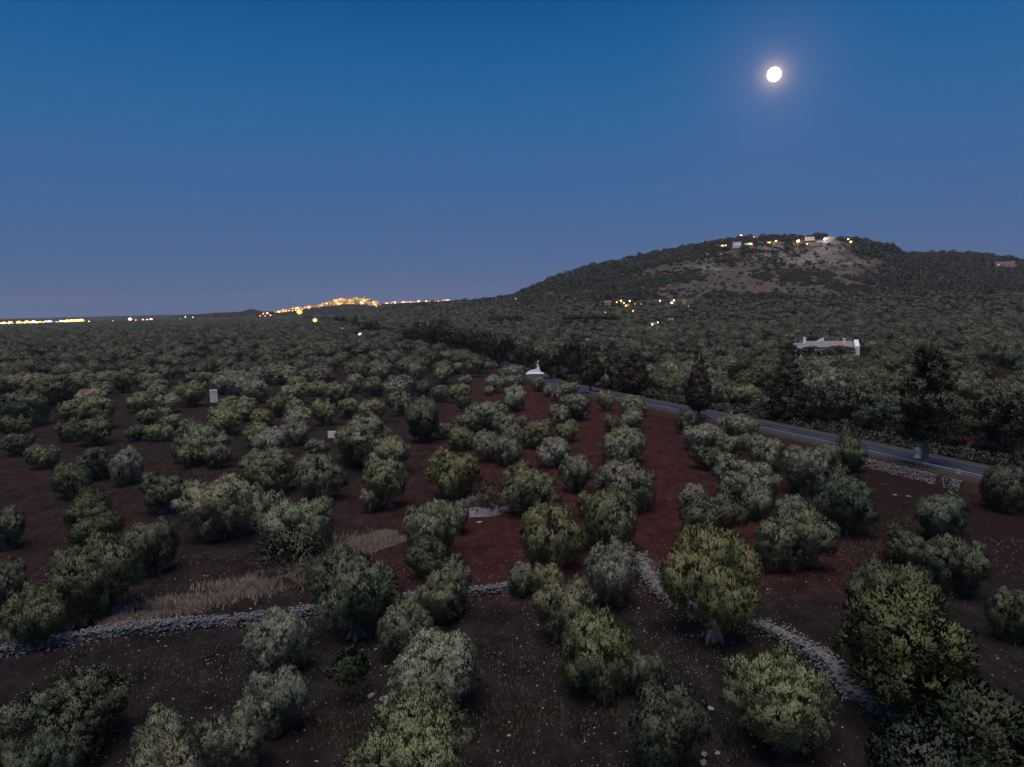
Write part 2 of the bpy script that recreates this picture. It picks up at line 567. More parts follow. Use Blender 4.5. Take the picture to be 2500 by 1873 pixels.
for nm, arr in (('rock', rock), ('scree', scree)):
    a = me.attributes.new(nm, 'FLOAT', 'POINT'); a.data.foreach_set('value', arr.astype(np.float32))
kind(obj('hill', me, 'hillside'), 'structure')
me, V = grid_mesh('far_ridge', np.arange(-5200, 700, 30.0), np.arange(2250, 5200, 25.0), ridge_np)
for nm in ('rock', 'scree'):
    me.attributes.new(nm, 'FLOAT', 'POINT')
kind(obj('far_ridge', me, 'hillside'), 'structure')

# ------------------------------------------------------------------ road
def lift(y):      # the road runs on a low bank on the side towards the camera
    return float(np.interp(y, [60, 135, 200, 240], [1.25, 1.25, .35, .12]))


_rc = [(2900, 1262), (2620, 1214), (2400, 1166), (2150, 1110), (1900, 1055), (1740, 1019), (1579, 983), (1423, 947), (1345, 929)]
RC = [on_flat(u, v, .6) for u, v in _rc]
RC = [Vector((p.x, p.y, lift(p.y))) for p in RC]
# past the white monument the road bends to the left and runs along the dark cypresses
for u, v in ((1300, 913), (1240, 893), (1150, 868), (1050, 842), (960, 822), (880, 806), (820, 796), (770, 788)):
    p = on_flat(u, v, 0.1); RC.append(Vector((p.x, p.y, 0.12)))


def resample(P, step):
    P = [Vector(p) for p in P]
    # Catmull-Rom
    out = []
    for i in range(len(P) - 1):
        p0, p1, p2, p3 = P[max(i - 1, 0)], P[i], P[i + 1], P[min(i + 2, len(P) - 1)]
        n = max(2, int((p2 - p1).length / step))
        for k in range(n):
            t = k / n
            out.append(0.5 * ((2 * p1) + (p2 - p0) * t + (2 * p0 - 5 * p1 + 4 * p2 - p3) * t * t + (3 * p1 - p0 - 3 * p2 + p3) * t ** 3))
    out.append(P[-1])
    return out


RP = resample(RC, 3.0)


def frame(P):
    N = []
    for i in range(len(P)):
        d = P[min(i + 1, len(P) - 1)] - P[max(i - 1, 0)]; d.z = 0
        d.normalize(); N.append(Vector((-d.y, d.x, 0)))    # left of travel = towards the camera's field
    return N


RN = frame(RP)


def ribbon(offs, dz=0.0, a=0, b=None):
    """offs: list of (lateral offset, height above road) across the ribbon"""
    V, F = [], []
    P = RP[a:b]; N = RN[a:b]
    for p, n in zip(P, N):
        for o, h in offs:
            q = p + n * o
            z = h if h < -50 else p.z + h + dz
            V.append((q.x, q.y, -0.3 if h < -50 else z))
    k = len(offs)
    for i in range(len(P) - 1):
        for j in range(k - 1):
            F.append((i * k + j, (i + 1) * k + j, (i + 1) * k + j + 1, i * k + j + 1))
    return V, F


V, F = ribbon([(3.3, 0), (1.2, .04), (0, .06), (-1.2, .04), (-3.3, 0)])
road = kind(obj('road', pyd('road', V, F), 'asphalt'), 'structure')
for s, nm in ((1, 'verge'), (-1, 'verge')):
    V, F = ribbon([(s * 3.25, -.02), (s * 4.6, .02), (s * 5.0, -.06)])
    kind(obj(nm, pyd(nm, V, F), 'verge'), 'structure')
    V, F = ribbon([(s * 4.98, -.05), (s * 5.4, -.16), (s * 6.5, -99)])
    kind(obj('bank', pyd('bank', V, F), 'earth_bank'), 'structure')
for s in (3.05, -3.05):
    V, F = ribbon([(s + .08, .012), (s - .08, .012)])
    obj('edge_line', pyd('edge_line', V, F), 'white_line', road)
for i in range(2, 70, 3):
    V, F = ribbon([(.07, .068), (-.07, .068)], 0, i, i + 2)
    obj('centre_line_dash', pyd('centre_line_dash', V, F), 'white_line', road)


def road_dist(x, y):
    """signed lateral distance from the road centre line (positive on the camera's side)"""
    best, sg = 1e9, 1
    for p, n in zip(RP[::3], RN[::3]):
        d = math.hypot(x - p.x, y - p.y)
        if d < best:
            best = d; sg = (x - p.x) * n.x + (y - p.y) * n.y
    return best if sg > 0 else -best


RPX = np.array([p.x for p in RP]); RPY = np.array([p.y for p in RP]); RNX = np.array([n.x for n in RN]); RNY = np.array([n.y for n in RN])


def road_dist_np(x, y):
    out = np.empty(len(x))
    for a in range(0, len(x), 4000):
        dx = x[a:a + 4000, None] - RPX[None]; dy = y[a:a + 4000, None] - RPY[None]
        d = np.hypot(dx, dy); k = d.argmin(1); i = np.arange(len(k))
        s = dx[i, k] * RNX[k] + dy[i, k] * RNY[k]
        out[a:a + 4000] = np.where(s > 0, d[i, k], -d[i, k])
    return out


# the pale trodden track along the dry bank
TP = resample([on_flat(u / .8848, v / .8848) for u, v in ((215, 1352), (330, 1325), (430, 1296), (560, 1266), (690, 1240), (770, 1196), (850, 1168), (960, 1128), (1040, 1102))], .5)
TN = frame(TP)
V, F = [], []
for i, (p, n) in enumerate(zip(TP, TN)):
    e = 1 + .35 * mnoise.noise(p * .35) + .2 * mnoise.noise(p * 1.3); e2 = 1 + .35 * mnoise.noise(p * .35 + Vector((9, 0, 0))) + .2 * mnoise.noise(p * 1.3 + Vector((4, 0, 0)))
    tp = min(1, i / 8, (len(TP) - 1 - i) / 8)
    for o_ in (1, .6, .2, -.2, -.6, -1):
        q = p + n * o_ * (1.15 * max(tp, .05)) * (e if o_ > 0 else e2)
        V.append((q.x, q.y, float(near_z(np.array([q.x]), np.array([q.y]))[0]) + (.05 if abs(o_) < 1 else -.03)))
for i in range(len(TP) - 1):
    for j in range(5):
        F.append((i * 6 + j, (i + 1) * 6 + j, (i + 1) * 6 + j + 1, i * 6 + j + 1))
M['track'] = mat_plain('track', (0.085, 0.066, 0.060), .95, .55, 1.2, .1, .5)
kind(obj('path', pyd('path', V, F), 'track', None, True), 'structure')

# guard rail on the camera's side
gr = thing('guardrail', 'long grey metal guardrail on posts along the near edge of the road', 'guardrail')
ga, gb = 4, 78
V, F = ribbon([(4.42, .78), (4.50, .72), (4.44, .64), (4.50, .56), (4.42, .48)], .02, ga, gb)
obj('rail', pyd('rail', V, F), 'metal', gr)
bm = boxm(-.05, .05, -.05, .05, -.25, .72)
pm = bpy.data.meshes.new('post'); bm.to_mesh(pm); bm.free(); pm.materials.append(M['metal'])
for i in range(ga, gb, 1):
    p = RP[i] + RN[i] * 4.36
    o = obj('post', pm, None, gr); o.location = p
bm = boxm(-.22, .22, -.03, .03, .30, .95)
gi = min(range(len(RP)), key=lambda i: abs(project(RP[i] + RN[i] * 4.6 + Vector((0, 0, .5)))[0] - 2368))
o = obj('marker_plate', bm, 'sign_back', gr); o.location = RP[gi] + RN[gi] * 4.62; o.rotation_euler = (0, 0, math.atan2(RN[gi].x, -RN[gi].y) + math.pi / 2 - 1.2)

# ------------------------------------------------------------------ foliage
def foliage(lobes, n_tuft, per, L, W, up=0.5, seed=0, inner=0.25, clump=1.25, cover=0.72, zmin=0.25, n_clump=0, rc_=0, dome=0.0):
    """leaf blades in tufts on the outside of a heap of lobes (x, y, z, rx, rz), some further in"""
    g = np.random.default_rng(seed)
    lob = np.array(lobes, float)
    c = lob[:, :3]; rx = lob[:, 3]; rz = lob[:, 4]
    pr = rx * (rx + rz); pr /= pr.sum()
    P = []; N = []
    got = 0
    nc = n_clump or max(60, n_tuft // 9)
    while got < nc:
        m = nc * 3
        k = g.choice(len(lob), m, p=pr)
        d = g.normal(size=(m, 3)); d /= np.linalg.norm(d, axis=1)[:, None]
        rr = np.stack([rx[k], rx[k], rz[k]], 1)
        dep = np.where(g.random(m) < inner, g.uniform(.5, .85, m), g.uniform(.9, 1.03, m))
        p = c[k] + d * rr * dep[:, None]
        q = (p[:, None, :] - c[None]) / np.stack([rx, rx, rz], 1)[None]
        ins = (q ** 2).sum(2)
        ins[np.arange(m), k] = 9
        ok = (ins.min(1) > cover ** 2) & (p[:, 2] > zmin)
        n = d / rr; n /= np.linalg.norm(n, axis=1)[:, None]
        P.append(p[ok]); N.append(n[ok]); got += ok.sum()
    CP = np.concatenate(P)[:nc]; CN = np.concatenate(N)[:nc]
    area = (rx * (rx + rz)).sum() * 3.0
    rc = rc_ or clump * math.sqrt(area / nc) * .5
    kk = g.integers(0, nc, n_tuft)
    d = g.normal(size=(n_tuft, 3)); d /= np.linalg.norm(d, axis=1)[:, None]
    d += CN[kk] * .55 + np.array([0, 0, .30]); d /= np.linalg.norm(d, axis=1)[:, None]
    crs = g.uniform(.7, 1.3, nc)
    P = CP[kk] + d * (rc * crs[kk])[:, None] * g.uniform(.75, 1.0, n_tuft)[:, None]
    N = d * .45 + CN[kk] * .65; N /= np.linalg.norm(N, axis=1)[:, None]
    nb = n_tuft * per
    tl = np.repeat(g.uniform(.7, 1.25, n_tuft), per)
    P = np.repeat(P, per, 0); N = np.repeat(N, per, 0)
    upv = np.array([0, 0, 1.0])
    D = N * .75 + upv * up + g.normal(size=(nb, 3)) * .38
    D /= np.linalg.norm(D, axis=1)[:, None]
    base = P + g.normal(size=(nb, 3)) * L * .28
    S = np.cross(D, g.normal(size=(nb, 3))); S /= np.linalg.norm(S, axis=1)[:, None]
    l = L * tl * g.uniform(.6, 1.2, nb); wd = W * g.uniform(.7, 1.2, nb)
    a = base; bq = base + D * l[:, None] * .5 + S * wd[:, None] * .5
    tip = base + D * l[:, None]; cq = base + D * l[:, None] * .5 - S * wd[:, None] * .5
    if dome:
        top = c[:, 2].mean()
        W_ = (P - np.array([0, 0, top - .6])) / np.array([1.0, 1.0, .62]) ; W_ /= np.linalg.norm(W_, axis=1)[:, None] + 1e-6
        N = N * (1 - dome) + W_ * dome
    sn = N + D * .15; sn /= np.linalg.norm(sn, axis=1)[:, None]
    fn = np.cross(bq - a, tip - a)
    fl = (fn * sn).sum(1) < 0
    b2 = np.where(fl[:, None], cq, bq); c2 = np.where(fl[:, None], bq, cq)
    V = np.stack([a, b2, tip, c2], 1).reshape(-1, 3)
    V[:, 2] = np.maximum(V[:, 2], .05)
    NN = np.repeat(sn, 4, 0)
    me = quads_mesh('crown', V, nb, NN)
    rr_ = np.hypot(V[:, 0], V[:, 1])
    me['w'] = float(np.percentile(np.abs(V[:, 0]), 97) + np.percentile(np.abs(V[:, 1]), 97)); me['h'] = float(np.percentile(V[:, 2], 99.5))
    return me


def olive_lobes(style, seed):
    """lobes of an olive crown about 8 m wide and 5.6 m high"""
    g = np.random.default_rng(seed)
    out = []
    if style == 'dome':
        out.append((0, 0, 2.9, 2.9, 2.3))
        for k in range(32):
            a = g.uniform(0, 6.283); e = math.asin(g.uniform(-.75, 1))
            r = g.uniform(.75, 1.25)
            out.append((2.85 * math.cos(a) * math.cos(e), 2.85 * math.sin(a) * math.cos(e), 2.8 + 2.0 * math.sin(e), r, r * g.uniform(.8, 1.1)))
    else:
        n = {'two': 2, 'three': 3, 'four': 4, 'five': 5}[style]
        a0 = g.uniform(0, 6.28)
        for k in range(n):
            a = a0 + k * 6.283 / n + g.uniform(-.3, .3)
            d = g.uniform(1.5, 2.1); r = g.uniform(1.5, 1.95); zz = g.uniform(2.5, 3.6)
            cx, cy = d * math.cos(a), d * math.sin(a)
            out.append((cx, cy, zz, r, r * g.uniform(.85, 1.1)))
            for q in range(9):
                b = g.uniform(0, 6.283); e = math.asin(g.uniform(-.5, 1)); s = g.uniform(.5, .85)
                out.append((cx + r * math.cos(b) * math.cos(e), cy + r * math.sin(b) * math.cos(e), zz + r * .95 * math.sin(e), s, s * g.uniform(.8, 1.15)))
        # hanging skirt
        for k in range(5):
            a = k * 1.257 + g.uniform(-.4, .4); d = g.uniform(1.0, 1.8)
            out.append((d * math.cos(a), d * math.sin(a), g.uniform(1.3, 1.9), g.uniform(.8, 1.1), g.uniform(.8, 1.1)))
    return out


def canopy_lobes(seed):
    """an olive crown as it shows from afar: a rounded cap well clear of the ground"""
    g = np.random.default_rng(seed)
    out = [(0, 0, 3.3, 2.8, 1.7)]
    for k in range(15):
        a = g.uniform(0, 6.283); e = math.asin(g.uniform(-.1, 1)); r = g.uniform(1.0, 1.6)
        out.append((2.7 * math.cos(a) * math.cos(e), 2.7 * math.sin(a) * math.cos(e), 3.1 + 1.6 * math.sin(e), r, r * .85))
    return out


def trunk_mesh(seed, h=2.4, r=.5, forks=3, mat='bark'):
    g = random.Random(seed)
    bm = bmesh.new()
    pts = [Vector((g.uniform(-.1, .1) * k, g.uniform(-.1, .1) * k, k * h * .16 - .3)) for k in range(4)]
    tube(bm, pts, [r * 1.6, r * 1.15, r, r * .9], 9)
    for f in range(forks):
        a = f * 6.283 / forks + g.uniform(-.5, .5)
        p = [pts[1] + Vector((math.cos(a) * r * .5, math.sin(a) * r * .5, 0))]
        for k in range(1, 5):
            p.append(p[0] + Vector((math.cos(a + .2 * k) * (r * .3 + .33 * k), math.sin(a + .2 * k) * (r * .3 + .33 * k), k * h * .27)))
        tube(bm, p, [r * .62, r * .5, r * .38, r * .26, r * .12], 7)
    for k in range(5):      # root flare
        a = k * 1.257 + g.uniform(-.3, .3)
        tube(bm, [Vector((math.cos(a) * r * .7, math.sin(a) * r * .7, .5)), Vector((math.cos(a) * r * 1.5, math.sin(a) * r * 1.5, .12)), Vector((math.cos(a) * r * 2.3, math.sin(a) * r * 2.3, -.12))], [r * .5, r * .38, r * .15], 6)
    me = bpy.data.meshes.new('trunk'); bm.to_mesh(me); bm.free()
    for v in me.vertices:
        n = mnoise.noise_vector(v.co * 2.2) * .10
        v.co += n
    me.polygons.foreach_set('use_smooth', [True] * len(me.polygons))
    me.materials.append(M[mat])
    return me


HI, MID, LOW = [], [], []
for i, s in enumerate(['dome', 'two', 'three', 'four', 'three', 'five', 'two', 'dome', 'four']):
    m_ = foliage(olive_lobes(s, 100 + i), 6000, 11, .23, .064, .75, 200 + i, n_clump=640, rc_=.40, dome=.15); m_.materials.append(M['leaf']); HI.append(m_)
for i, s in enumerate(['dome', 'two', 'three', 'four', 'five', 'three']):
    m_ = foliage(olive_lobes(s, 140 + i), 3600, 7, .29, .105, .75, 240 + i, n_clump=420, rc_=.44, dome=.25); m_.materials.append(M['leaf']); MID.append(m_)
for i, s in enumerate(['dome', 'three', 'five', 'dome']):
    m_ = foliage(canopy_lobes(170 + i), 1700, 4, .36, .20, .6, 270 + i, n_clump=240, rc_=.5, dome=.45); m_.materials.append(M['leaf_far']); LOW.append(m_)
TRUNKS = [trunk_mesh(k) for k in range(3)] + [trunk_mesh(9, 2.6, .5, 2, 'bark_pale')]

# ------------------------------------------------------------------ where the olives stand (crown centre, top, foot, width; as seen in crops of the view)
HAND = []


def crop(ox, oy, s, rows):
    for r in rows:
        u, vt, vb, wpx = r[:4]
        HAND.append((ox + u / s, oy + vt / s, oy + vb / s, wpx / s, r[4] if len(r) > 4 else None))


FULL = 2212 / 2500.0
# colours: s silvery grey-green, y yellow-green, d dark green, g grey, n plain
crop(0, 0, FULL, [
    (885, 1530, 1715, 275, 'y'), (1435, 1482, 1655, 165, 'd'), (1692, 1408, 1612, 228, 'y'), (935, 1356, 1535, 205, 's'), (1290, 1308, 1500, 165, 'y'),
    (1400, 1405, 1490, 70, 'g'), (1540, 1140, 1378, 222, 'y'), (1930, 1192, 1420, 190, 'd'), (600, 1310, 1440, 140, 's'), (585, 1437, 1575, 125, 'g'),
    (505, 1495, 1690, 135, 'n'), (370, 1522, 1700, 165, 'n'), (345, 1600, 1790, 200, 'n'), (135, 1460, 1640, 240, 'd'), (75, 1567, 1750, 160, 'd'),
    (872, 1290, 1408, 125, 'g'), (765, 1190, 1368, 182, 'd'), (960, 1205, 1325, 112, 'n'), (1320, 1172, 1305, 120, 'g'), (1225, 1232, 1385, 125, 'y'),
    (1180, 1200, 1300, 70, 'y'), (1125, 1195, 1290, 60, 'g'), (1195, 1083, 1225, 146, 'y'), (1325, 1052, 1190, 126, 'y'), (1268, 1048, 1130, 50, 'y'),
    (922, 1157, 1245, 92, 'd'), (932, 1072, 1210, 122, 'y'), (985, 1064, 1160, 62, 'g'), (200, 1157, 1330, 182, 'd'), (335, 1117, 1235, 105, 'd'),
    (210, 1107, 1170, 95, 'd'), (185, 1063, 1130, 108, 'd'), (10, 1085, 1190, 80, 'd'), (15, 1197, 1310, 80, 'd'), (75, 1268, 1385, 135, 'd'),
    (470, 1026, 1158, 165, 'n'), (632, 1063, 1198, 165, 'n'), (347, 1022, 1103, 92, 'd'), (272, 964, 1045, 72, 'g'), (213, 963, 1030, 78, 'd'),
    (155, 996, 1070, 82, 'd'), (692, 976, 1078, 116, 'n'), (580, 963, 1060, 122, 'n'), (838, 979, 1098, 98, 'y'), (800, 1042, 1105, 46, 'n'),
    (980, 969, 1070, 113, 'y'), (823, 946, 1010, 110, 'n'), (800, 906, 990, 155, 'n'), (1140, 1004, 1108, 120, 'y'), (1190, 1060, 1112, 48, 'd'),
    (1350, 991, 1098, 145, 'n'), (1240, 979, 1058, 72, 'g'), (1600, 981, 1088, 130, 'n'), (1530, 1066, 1165, 140, 'd'), (1495, 1043, 1098, 62, 'n'),
    (1635, 1049, 1118, 66, 'n'), (1706, 1066, 1125, 64, 'g'), (1710, 1097, 1225, 150, 'n'), (1820, 1011, 1148, 124, 'd'), (1742, 956, 1068, 92, 'n'),
    (1795, 956, 1020, 60, 'n'), (1830, 929, 1018, 72, 'd'), (1652, 936, 1012, 76, 'n'), (2045, 1063, 1158, 116, 'd'), (2062, 1152, 1278, 132, 'd'),
    (1952, 1137, 1215, 100, 'd'), (2190, 1257, 1385, 100, 'd'), (2180, 1002, 1098, 100, 'd'), (1600, 893, 950, 66, 'n')])
crop(0, 650, 3.403, [
    (230, 1060, 1300, 400, 'd'), (130, 1230, 1420, 250, 'd'), (740, 1030, 1190, 280), (720, 1120, 1300, 380), (760, 1237, 1470, 330, 'd'), (550, 1280, 1450, 180, 'd'),
    (1170, 1042, 1200, 230), (1390, 1062, 1200, 220), (1590, 942, 1160, 280, 'y'), (1860, 1142, 1390, 300), (1985, 1082, 1270, 280), (1220, 1182, 1320, 150, 'g'),
    (1370, 1162, 1270, 120), (1432, 1232, 1340, 170), (1120, 1312, 1440, 150, 'd'), (1270, 1310, 1440, 160), (1390, 1310, 1440, 110), (1625, 1312, 1580, 470),
    (1565, 1480, 1660, 200, 'g'), (1790, 1470, 1660, 230, 'g'), (370, 1480, 1660, 260), (150, 1380, 1560, 240, 'd'), (430, 970, 1110, 400, 'd'), (1010, 862, 1050, 180, 'd'),
    (580, 1020, 1130, 150, 'd'), (60, 1280, 1420, 200, 'd'), (1310, 1000, 1080, 170), (1840, 935, 1050, 190), (2060, 905, 1110, 280), (1280, 960, 1050, 190), (850, 960, 1080, 180)])
crop(600, 650, 3.403, [
    (315, 830, 970, 220), (420, 920, 1010, 170), (630, 830, 980, 230), (910, 800, 910, 130, 'y'), (1120, 775, 930, 190), (1420, 800, 960, 150), (1630, 832, 970, 170),
    (1750, 800, 890, 120), (900, 890, 1050, 150), (1060, 910, 1070, 190, 'g'), (1270, 900, 1130, 300), (1470, 940, 1070, 130, 'd'), (770, 970, 1140, 260), (590, 960, 1060, 170),
    (390, 1000, 1110, 250), (110, 930, 1130, 220), (260, 1062, 1240, 180), (430, 1082, 1260, 180), (650, 1080, 1330, 200), (860, 1090, 1250, 180), (1030, 1112, 1280, 270),
    (1290, 1040, 1240, 190), (1490, 1082, 1440, 370, 'd'), (1620, 982, 1120, 140), (1775, 972, 1130, 180), (1820, 900, 990, 120), (1810, 1050, 1215, 110, 'd'), (1990, 1122, 1340, 320),
    (2060, 900, 1045, 170), (2020, 990, 1065, 90), (1930, 772, 880, 70), (2170, 842, 930, 120), (2150, 1202, 1410, 200), (130, 1202, 1300, 190), (430, 1202, 1310, 260),
    (400, 1282, 1470, 250), (110, 1292, 1490, 280), (240, 1352, 1570, 350), (600, 1440, 1560, 200, 'g'), (1650, 1292, 1420, 130), (1830, 1242, 1350, 220), (1790, 1332, 1510, 240),
    (2000, 1352, 1620, 230), (2140, 1390, 1640, 200, 'g')])
crop(1200, 650, 3.403, [
    (40, 890, 1060, 130), (180, 842, 960, 220), (180, 922, 1010, 180), (190, 982, 1190, 200), (165, 1062, 1200, 120), (390, 912, 1035, 120, 'g'), (470, 972, 1090, 90, 's'),
    (535, 962, 1150, 110, 's'), (590, 945, 1000, 70, 'g'), (650, 962, 1070, 150), (700, 1052, 1260, 285), (565, 1142, 1310, 165, 's'), (950, 1002, 1215, 155), (1178, 1062, 1235, 230),
    (1150, 1182, 1340, 250, 's'), (1000, 1232, 1360, 130, 'y'), (1100, 1322, 1630, 395), (625, 1272, 1440, 215), (508, 1412, 1650, 285, 's'), (60, 1142, 1270, 170), (130, 1202, 1410, 250),
    (250, 1232, 1340, 90), (175, 1302, 1510, 200), (385, 1272, 1490, 250), (450, 1262, 1350, 100), (150, 1402, 1670, 225, 'g'), (1612, 1172, 1375, 190, 'd'), (2010, 1232, 1400, 260),
    (1750, 1312, 1510, 320, 's'), (1970, 1382, 1550, 200), (2110, 1382, 1510, 120), (1790, 1482, 1670, 260, 'd')])

PAL = {'s': (.205, .220, .170), 'y': (.152, .172, .096), 'd': (.084, .106, .068), 'g': (.150, .166, .132), 'n': (.165, .182, .124)}
WORD = {'s': 'silvery', 'y': 'yellow-green', 'd': 'dark green', 'g': 'greyish', 'n': 'grey-green'}
TREES = []          # x, y, w, h, tone, hand
for (u, vt, vb, wpx, tone) in HAND:
    # fit a rounded crown to what shows: its middle, its width and its height seen from above
    zc = 2.4
    for _ in range(5):
        p = on_flat(u, (vt + vb) / 2, zc)
        cv_ = p - Vector((0, 0, CAM_H)); depth = -(CRI @ cv_).z
        dep = math.atan2(CAM_H - zc, math.hypot(p.x, p.y))
        wm = min(max(.89 * wpx / FPX * depth, 2.2), 12)
        A_ = .5 * (vb - vt) / FPX * depth
        c_ = math.sqrt(max(A_ * A_ - (wm * .5 * math.sin(dep)) ** 2, .01)) / math.cos(dep)
        c_ = min(max(.95 * c_, .38 * wm), .58 * wm)
        zc = c_ + .35
    p = Vector((p.x, p.y, 0)); h = 2 * c_ + .35
    rd = road_dist(p.x, p.y)
    if -1.5 < rd < 6.4 and u > 1330:      # keep the carriageway free
        continue
    if any(math.hypot(p.x - q[0], p.y - q[1]) < .17 * (wm + q[2]) for q in TREES):
        continue
    TREES.append((p.x, p.y, wm, h, tone or rnd.choice('nnnsyg'), True))

# the grove beyond, on a loose grid in line with the red aisles
ang = R(5.8)
AX = Vector((math.cos(ang), math.sin(ang), 0)); AY = Vector((-math.sin(ang), math.cos(ang), 0))
S = 10.6
ii, jj = np.meshgrid(np.arange(-330, 331), np.arange(2, 330))
px = (ii.ravel() + rng.uniform(-.33, .33, ii.size)) * S; py = (jj.ravel() + rng.uniform(-.33, .33, ii.size)) * S
X = px * AX.x + py * AY.x; Y = px * AX.y + py * AY.y
ok = (Y > 40) & (np.abs(X) < Y * .88 + 25) & (rng.random(len(X)) > .05)
X, Y = X[ok], Y[ok]
Z = terr_np(X, Y)
U, V_, Dp = project_np(X, Y, Z)
rd = road_dist_np(X, Y)
nearside = (rd > 0) & (Y < 255)
vlim = np.interp(U, [0, 650, 1150, 1250, 1330, 2500], [965, 950, 925, 890, 905, 905])
ok = (np.abs(rd) > 8.5) & ~(nearside & (V_ > vlim)) & (U > -220) & (U < 2720)
ok &= ~((rd < 0) & (V_ > 1060))
# the cypress belt along the road stays free of olives
ok &= ~((rd > -12) & (rd < 14) & (Y > 235) & (Y < 800))
ok &= ~((rd > -11) & (rd < 0))
ok &= ~((Y > 700) & (Y < 2250) & (Z > np.where(U > 1450, 22, 40) + 14 * fbm(X, Y, 120, 91, 3)))
# clearings: a purple patch of bare soil here and there
ok &= fbm(X, Y, 70, 55, 3) > np.where(Y < 330, -.42, -.5)
KEEP_OUT = []       # (x, y, radius) of houses and the like, filled before the scatter is used


def keepout(u, v, r, z=0.0):
    p = hit(u, v) or on_flat(u, v)
    KEEP_OUT.append((p.x, p.y, r)); return p


for u, v, r in ((2014, 876, 17), (1308, 914, 12), (523, 985, 4), (1880, 862, 7), (2275, 802, 9), (1429, 842, 10), (1594, 800, 8), (1635, 787, 10), (1660, 787, 10), (1670, 800, 6)):
    keepout(u, v, r)
for a, b_, r in KEEP_OUT:
    ok &= np.hypot(X - a, Y - b_) > r
for q in TREES:
    ok &= np.hypot(X - q[0], Y - q[1]) > 3.2 + q[2] * .35
X, Y, Z, U, V_, Dp = X[ok], Y[ok], Z[ok], U[ok], V_[ok], Dp[ok]
# clear ground before the houses that show among the trees
CLEAR = [(2014, 872, 150), (1353, 722, 30), (1484, 746, 20), (1521, 744, 42), (1642, 743, 14), (1668, 742, 16), (1594, 797, 18), (1635, 786, 18), (1660, 787, 16), (1669, 799, 14), (1373, 742, 10), (1881, 862, 14), (2275, 802, 16), (1429, 842, 16), (110, 818, 14), (14, 836, 10), (880, 838, 6), (834, 806, 8), (1582, 796, 8)]
keep = np.ones(len(X), bool)
for cu, cv, cw in CLEAR:
    keep &= ~((np.abs(U - cu) < cw * .5 + 1) & (V_ > cv - 3) & (V_ < cv + (6 if cv < 830 else 9)))
X, Y, Z, U, V_, Dp = X[keep], Y[keep], Z[keep], U[keep], V_[keep], Dp[keep]
# free line of sight to the white farmhouse front
sight = (U > 1950) & (U < 2084) & (V_ > 876) & (V_ < 892)
Wd = np.clip(rng.normal(7.5, 1.3, len(X)), 4.5, 11); Hh = Wd * rng.uniform(.66, .88, len(X))
inw = (U > 1935) & (U < 2092) & (V_ > 876) & (V_ < 930)
allow = (V_ - np.where((U < 1968) | (U > 2068), 877, 866)) * Dp / FPX
Hh = np.where(inw, np.minimum(Hh, np.maximum(allow, .5)), Hh); Wd = np.where(inw, np.minimum(Wd, np.maximum(Hh * 1.5, 2)), Wd)
kp = ~(inw & (allow < 1.8))
X, Y, Z, U, V_, Dp, Wd, Hh = (q_[kp] for q_ in (X, Y, Z, U, V_, Dp, Wd, Hh))
order = np.argsort(Dp)
rd_all = road_dist_np(X, Y)
n_ind = 296 - len(TREES)
vis = [k for k in order if -20 < U[k] < 2520]
ind = set(vis[:max(n_ind, 0)])
for k in vis[:max(n_ind, 0)]:
    TREES.append((X[k], Y[k], Wd[k], Hh[k], ('d' if U[k] > 2050 else rnd.choice('ndd')) if rd_all[k] < 0 else rnd.choice('nnnnsg' if X[k] > -20 else 'nnngd'), False))
rest = np.array([k for k in range(len(X)) if k not in ind])
FAR = (X[rest], Y[rest], Z[rest], Wd[rest], Hh[rest])

# landmarks used to tell the trees apart in words
LAND = [('the flat pale stones', 935, 1700), ('the small green sapling', 862, 1640), ('the big leafy carob tree', 2200, 1620), ('the stone wall junction', 1330, 1420),
        ('the white monument', 1308, 905), ('the guardrail', 2210, 1160), ('the pale rock ledge', 1190, 1250), ('the dry grass bank', 620, 1430),
        ('the tall white hut', 523, 970), ('the small white trough', 812, 1060), ('the forked pale trunk', 1442, 960), ('the tallest pine at the road', 2258, 1000),
        ('the columnar cypress', 1923, 950), ('the wall at the left edge', 60, 1580), ('the right rubble wall', 2150, 1730), ('the red aisle', 1440, 1080),
        ('the violet street lamp', 880, 838), ('the white farmhouse', 2014, 865), ('the dark row of cypresses', 1130, 850), ('the grassy mound', 890, 1330), ('the thin pale pole', 483, 868)]
buckets = {}
for i, tr in enumerate(TREES):
    u, v = project((tr[0], tr[1], tr[3] * .5))
    best = min(LAND, key=lambda l: math.hypot(u - l[1], 1.6 * (v - l[2])))
    dx, dy = u - best[1], v - best[2]
    if abs(dx) > abs(dy) * 1.2:
        q = 'left of' if dx < 0 else 'right of'
    else:
        q = 'behind' if dy < 0 else 'in front of'
    buckets.setdefault((best[0], q), []).append((math.hypot(dx, dy), i))
ORD = ['nearest', 'second nearest', 'third nearest', 'fourth nearest', 'fifth nearest', 'sixth nearest', 'seventh nearest', 'eighth nearest', 'ninth nearest', 'tenth nearest']
TENS = {2: 'twenty', 3: 'thirty', 4: 'forty', 5: 'fifty'}
ONES = ['', 'first', 'second', 'third', 'fourth', 'fifth', 'sixth', 'seventh', 'eighth', 'ninth', 'tenth', 'eleventh', 'twelfth', 'thirteenth', 'fourteenth', 'fifteenth', 'sixteenth', 'seventeenth', 'eighteenth', 'nineteenth']


def ordinal(n):
    if n < 20:
        return ONES[n]
    return {2: 'twentieth', 3: 'thirtieth', 4: 'fortieth', 5: 'fiftieth'}[n // 10] if n % 10 == 0 else TENS[n // 10] + '-' + ONES[n % 10]


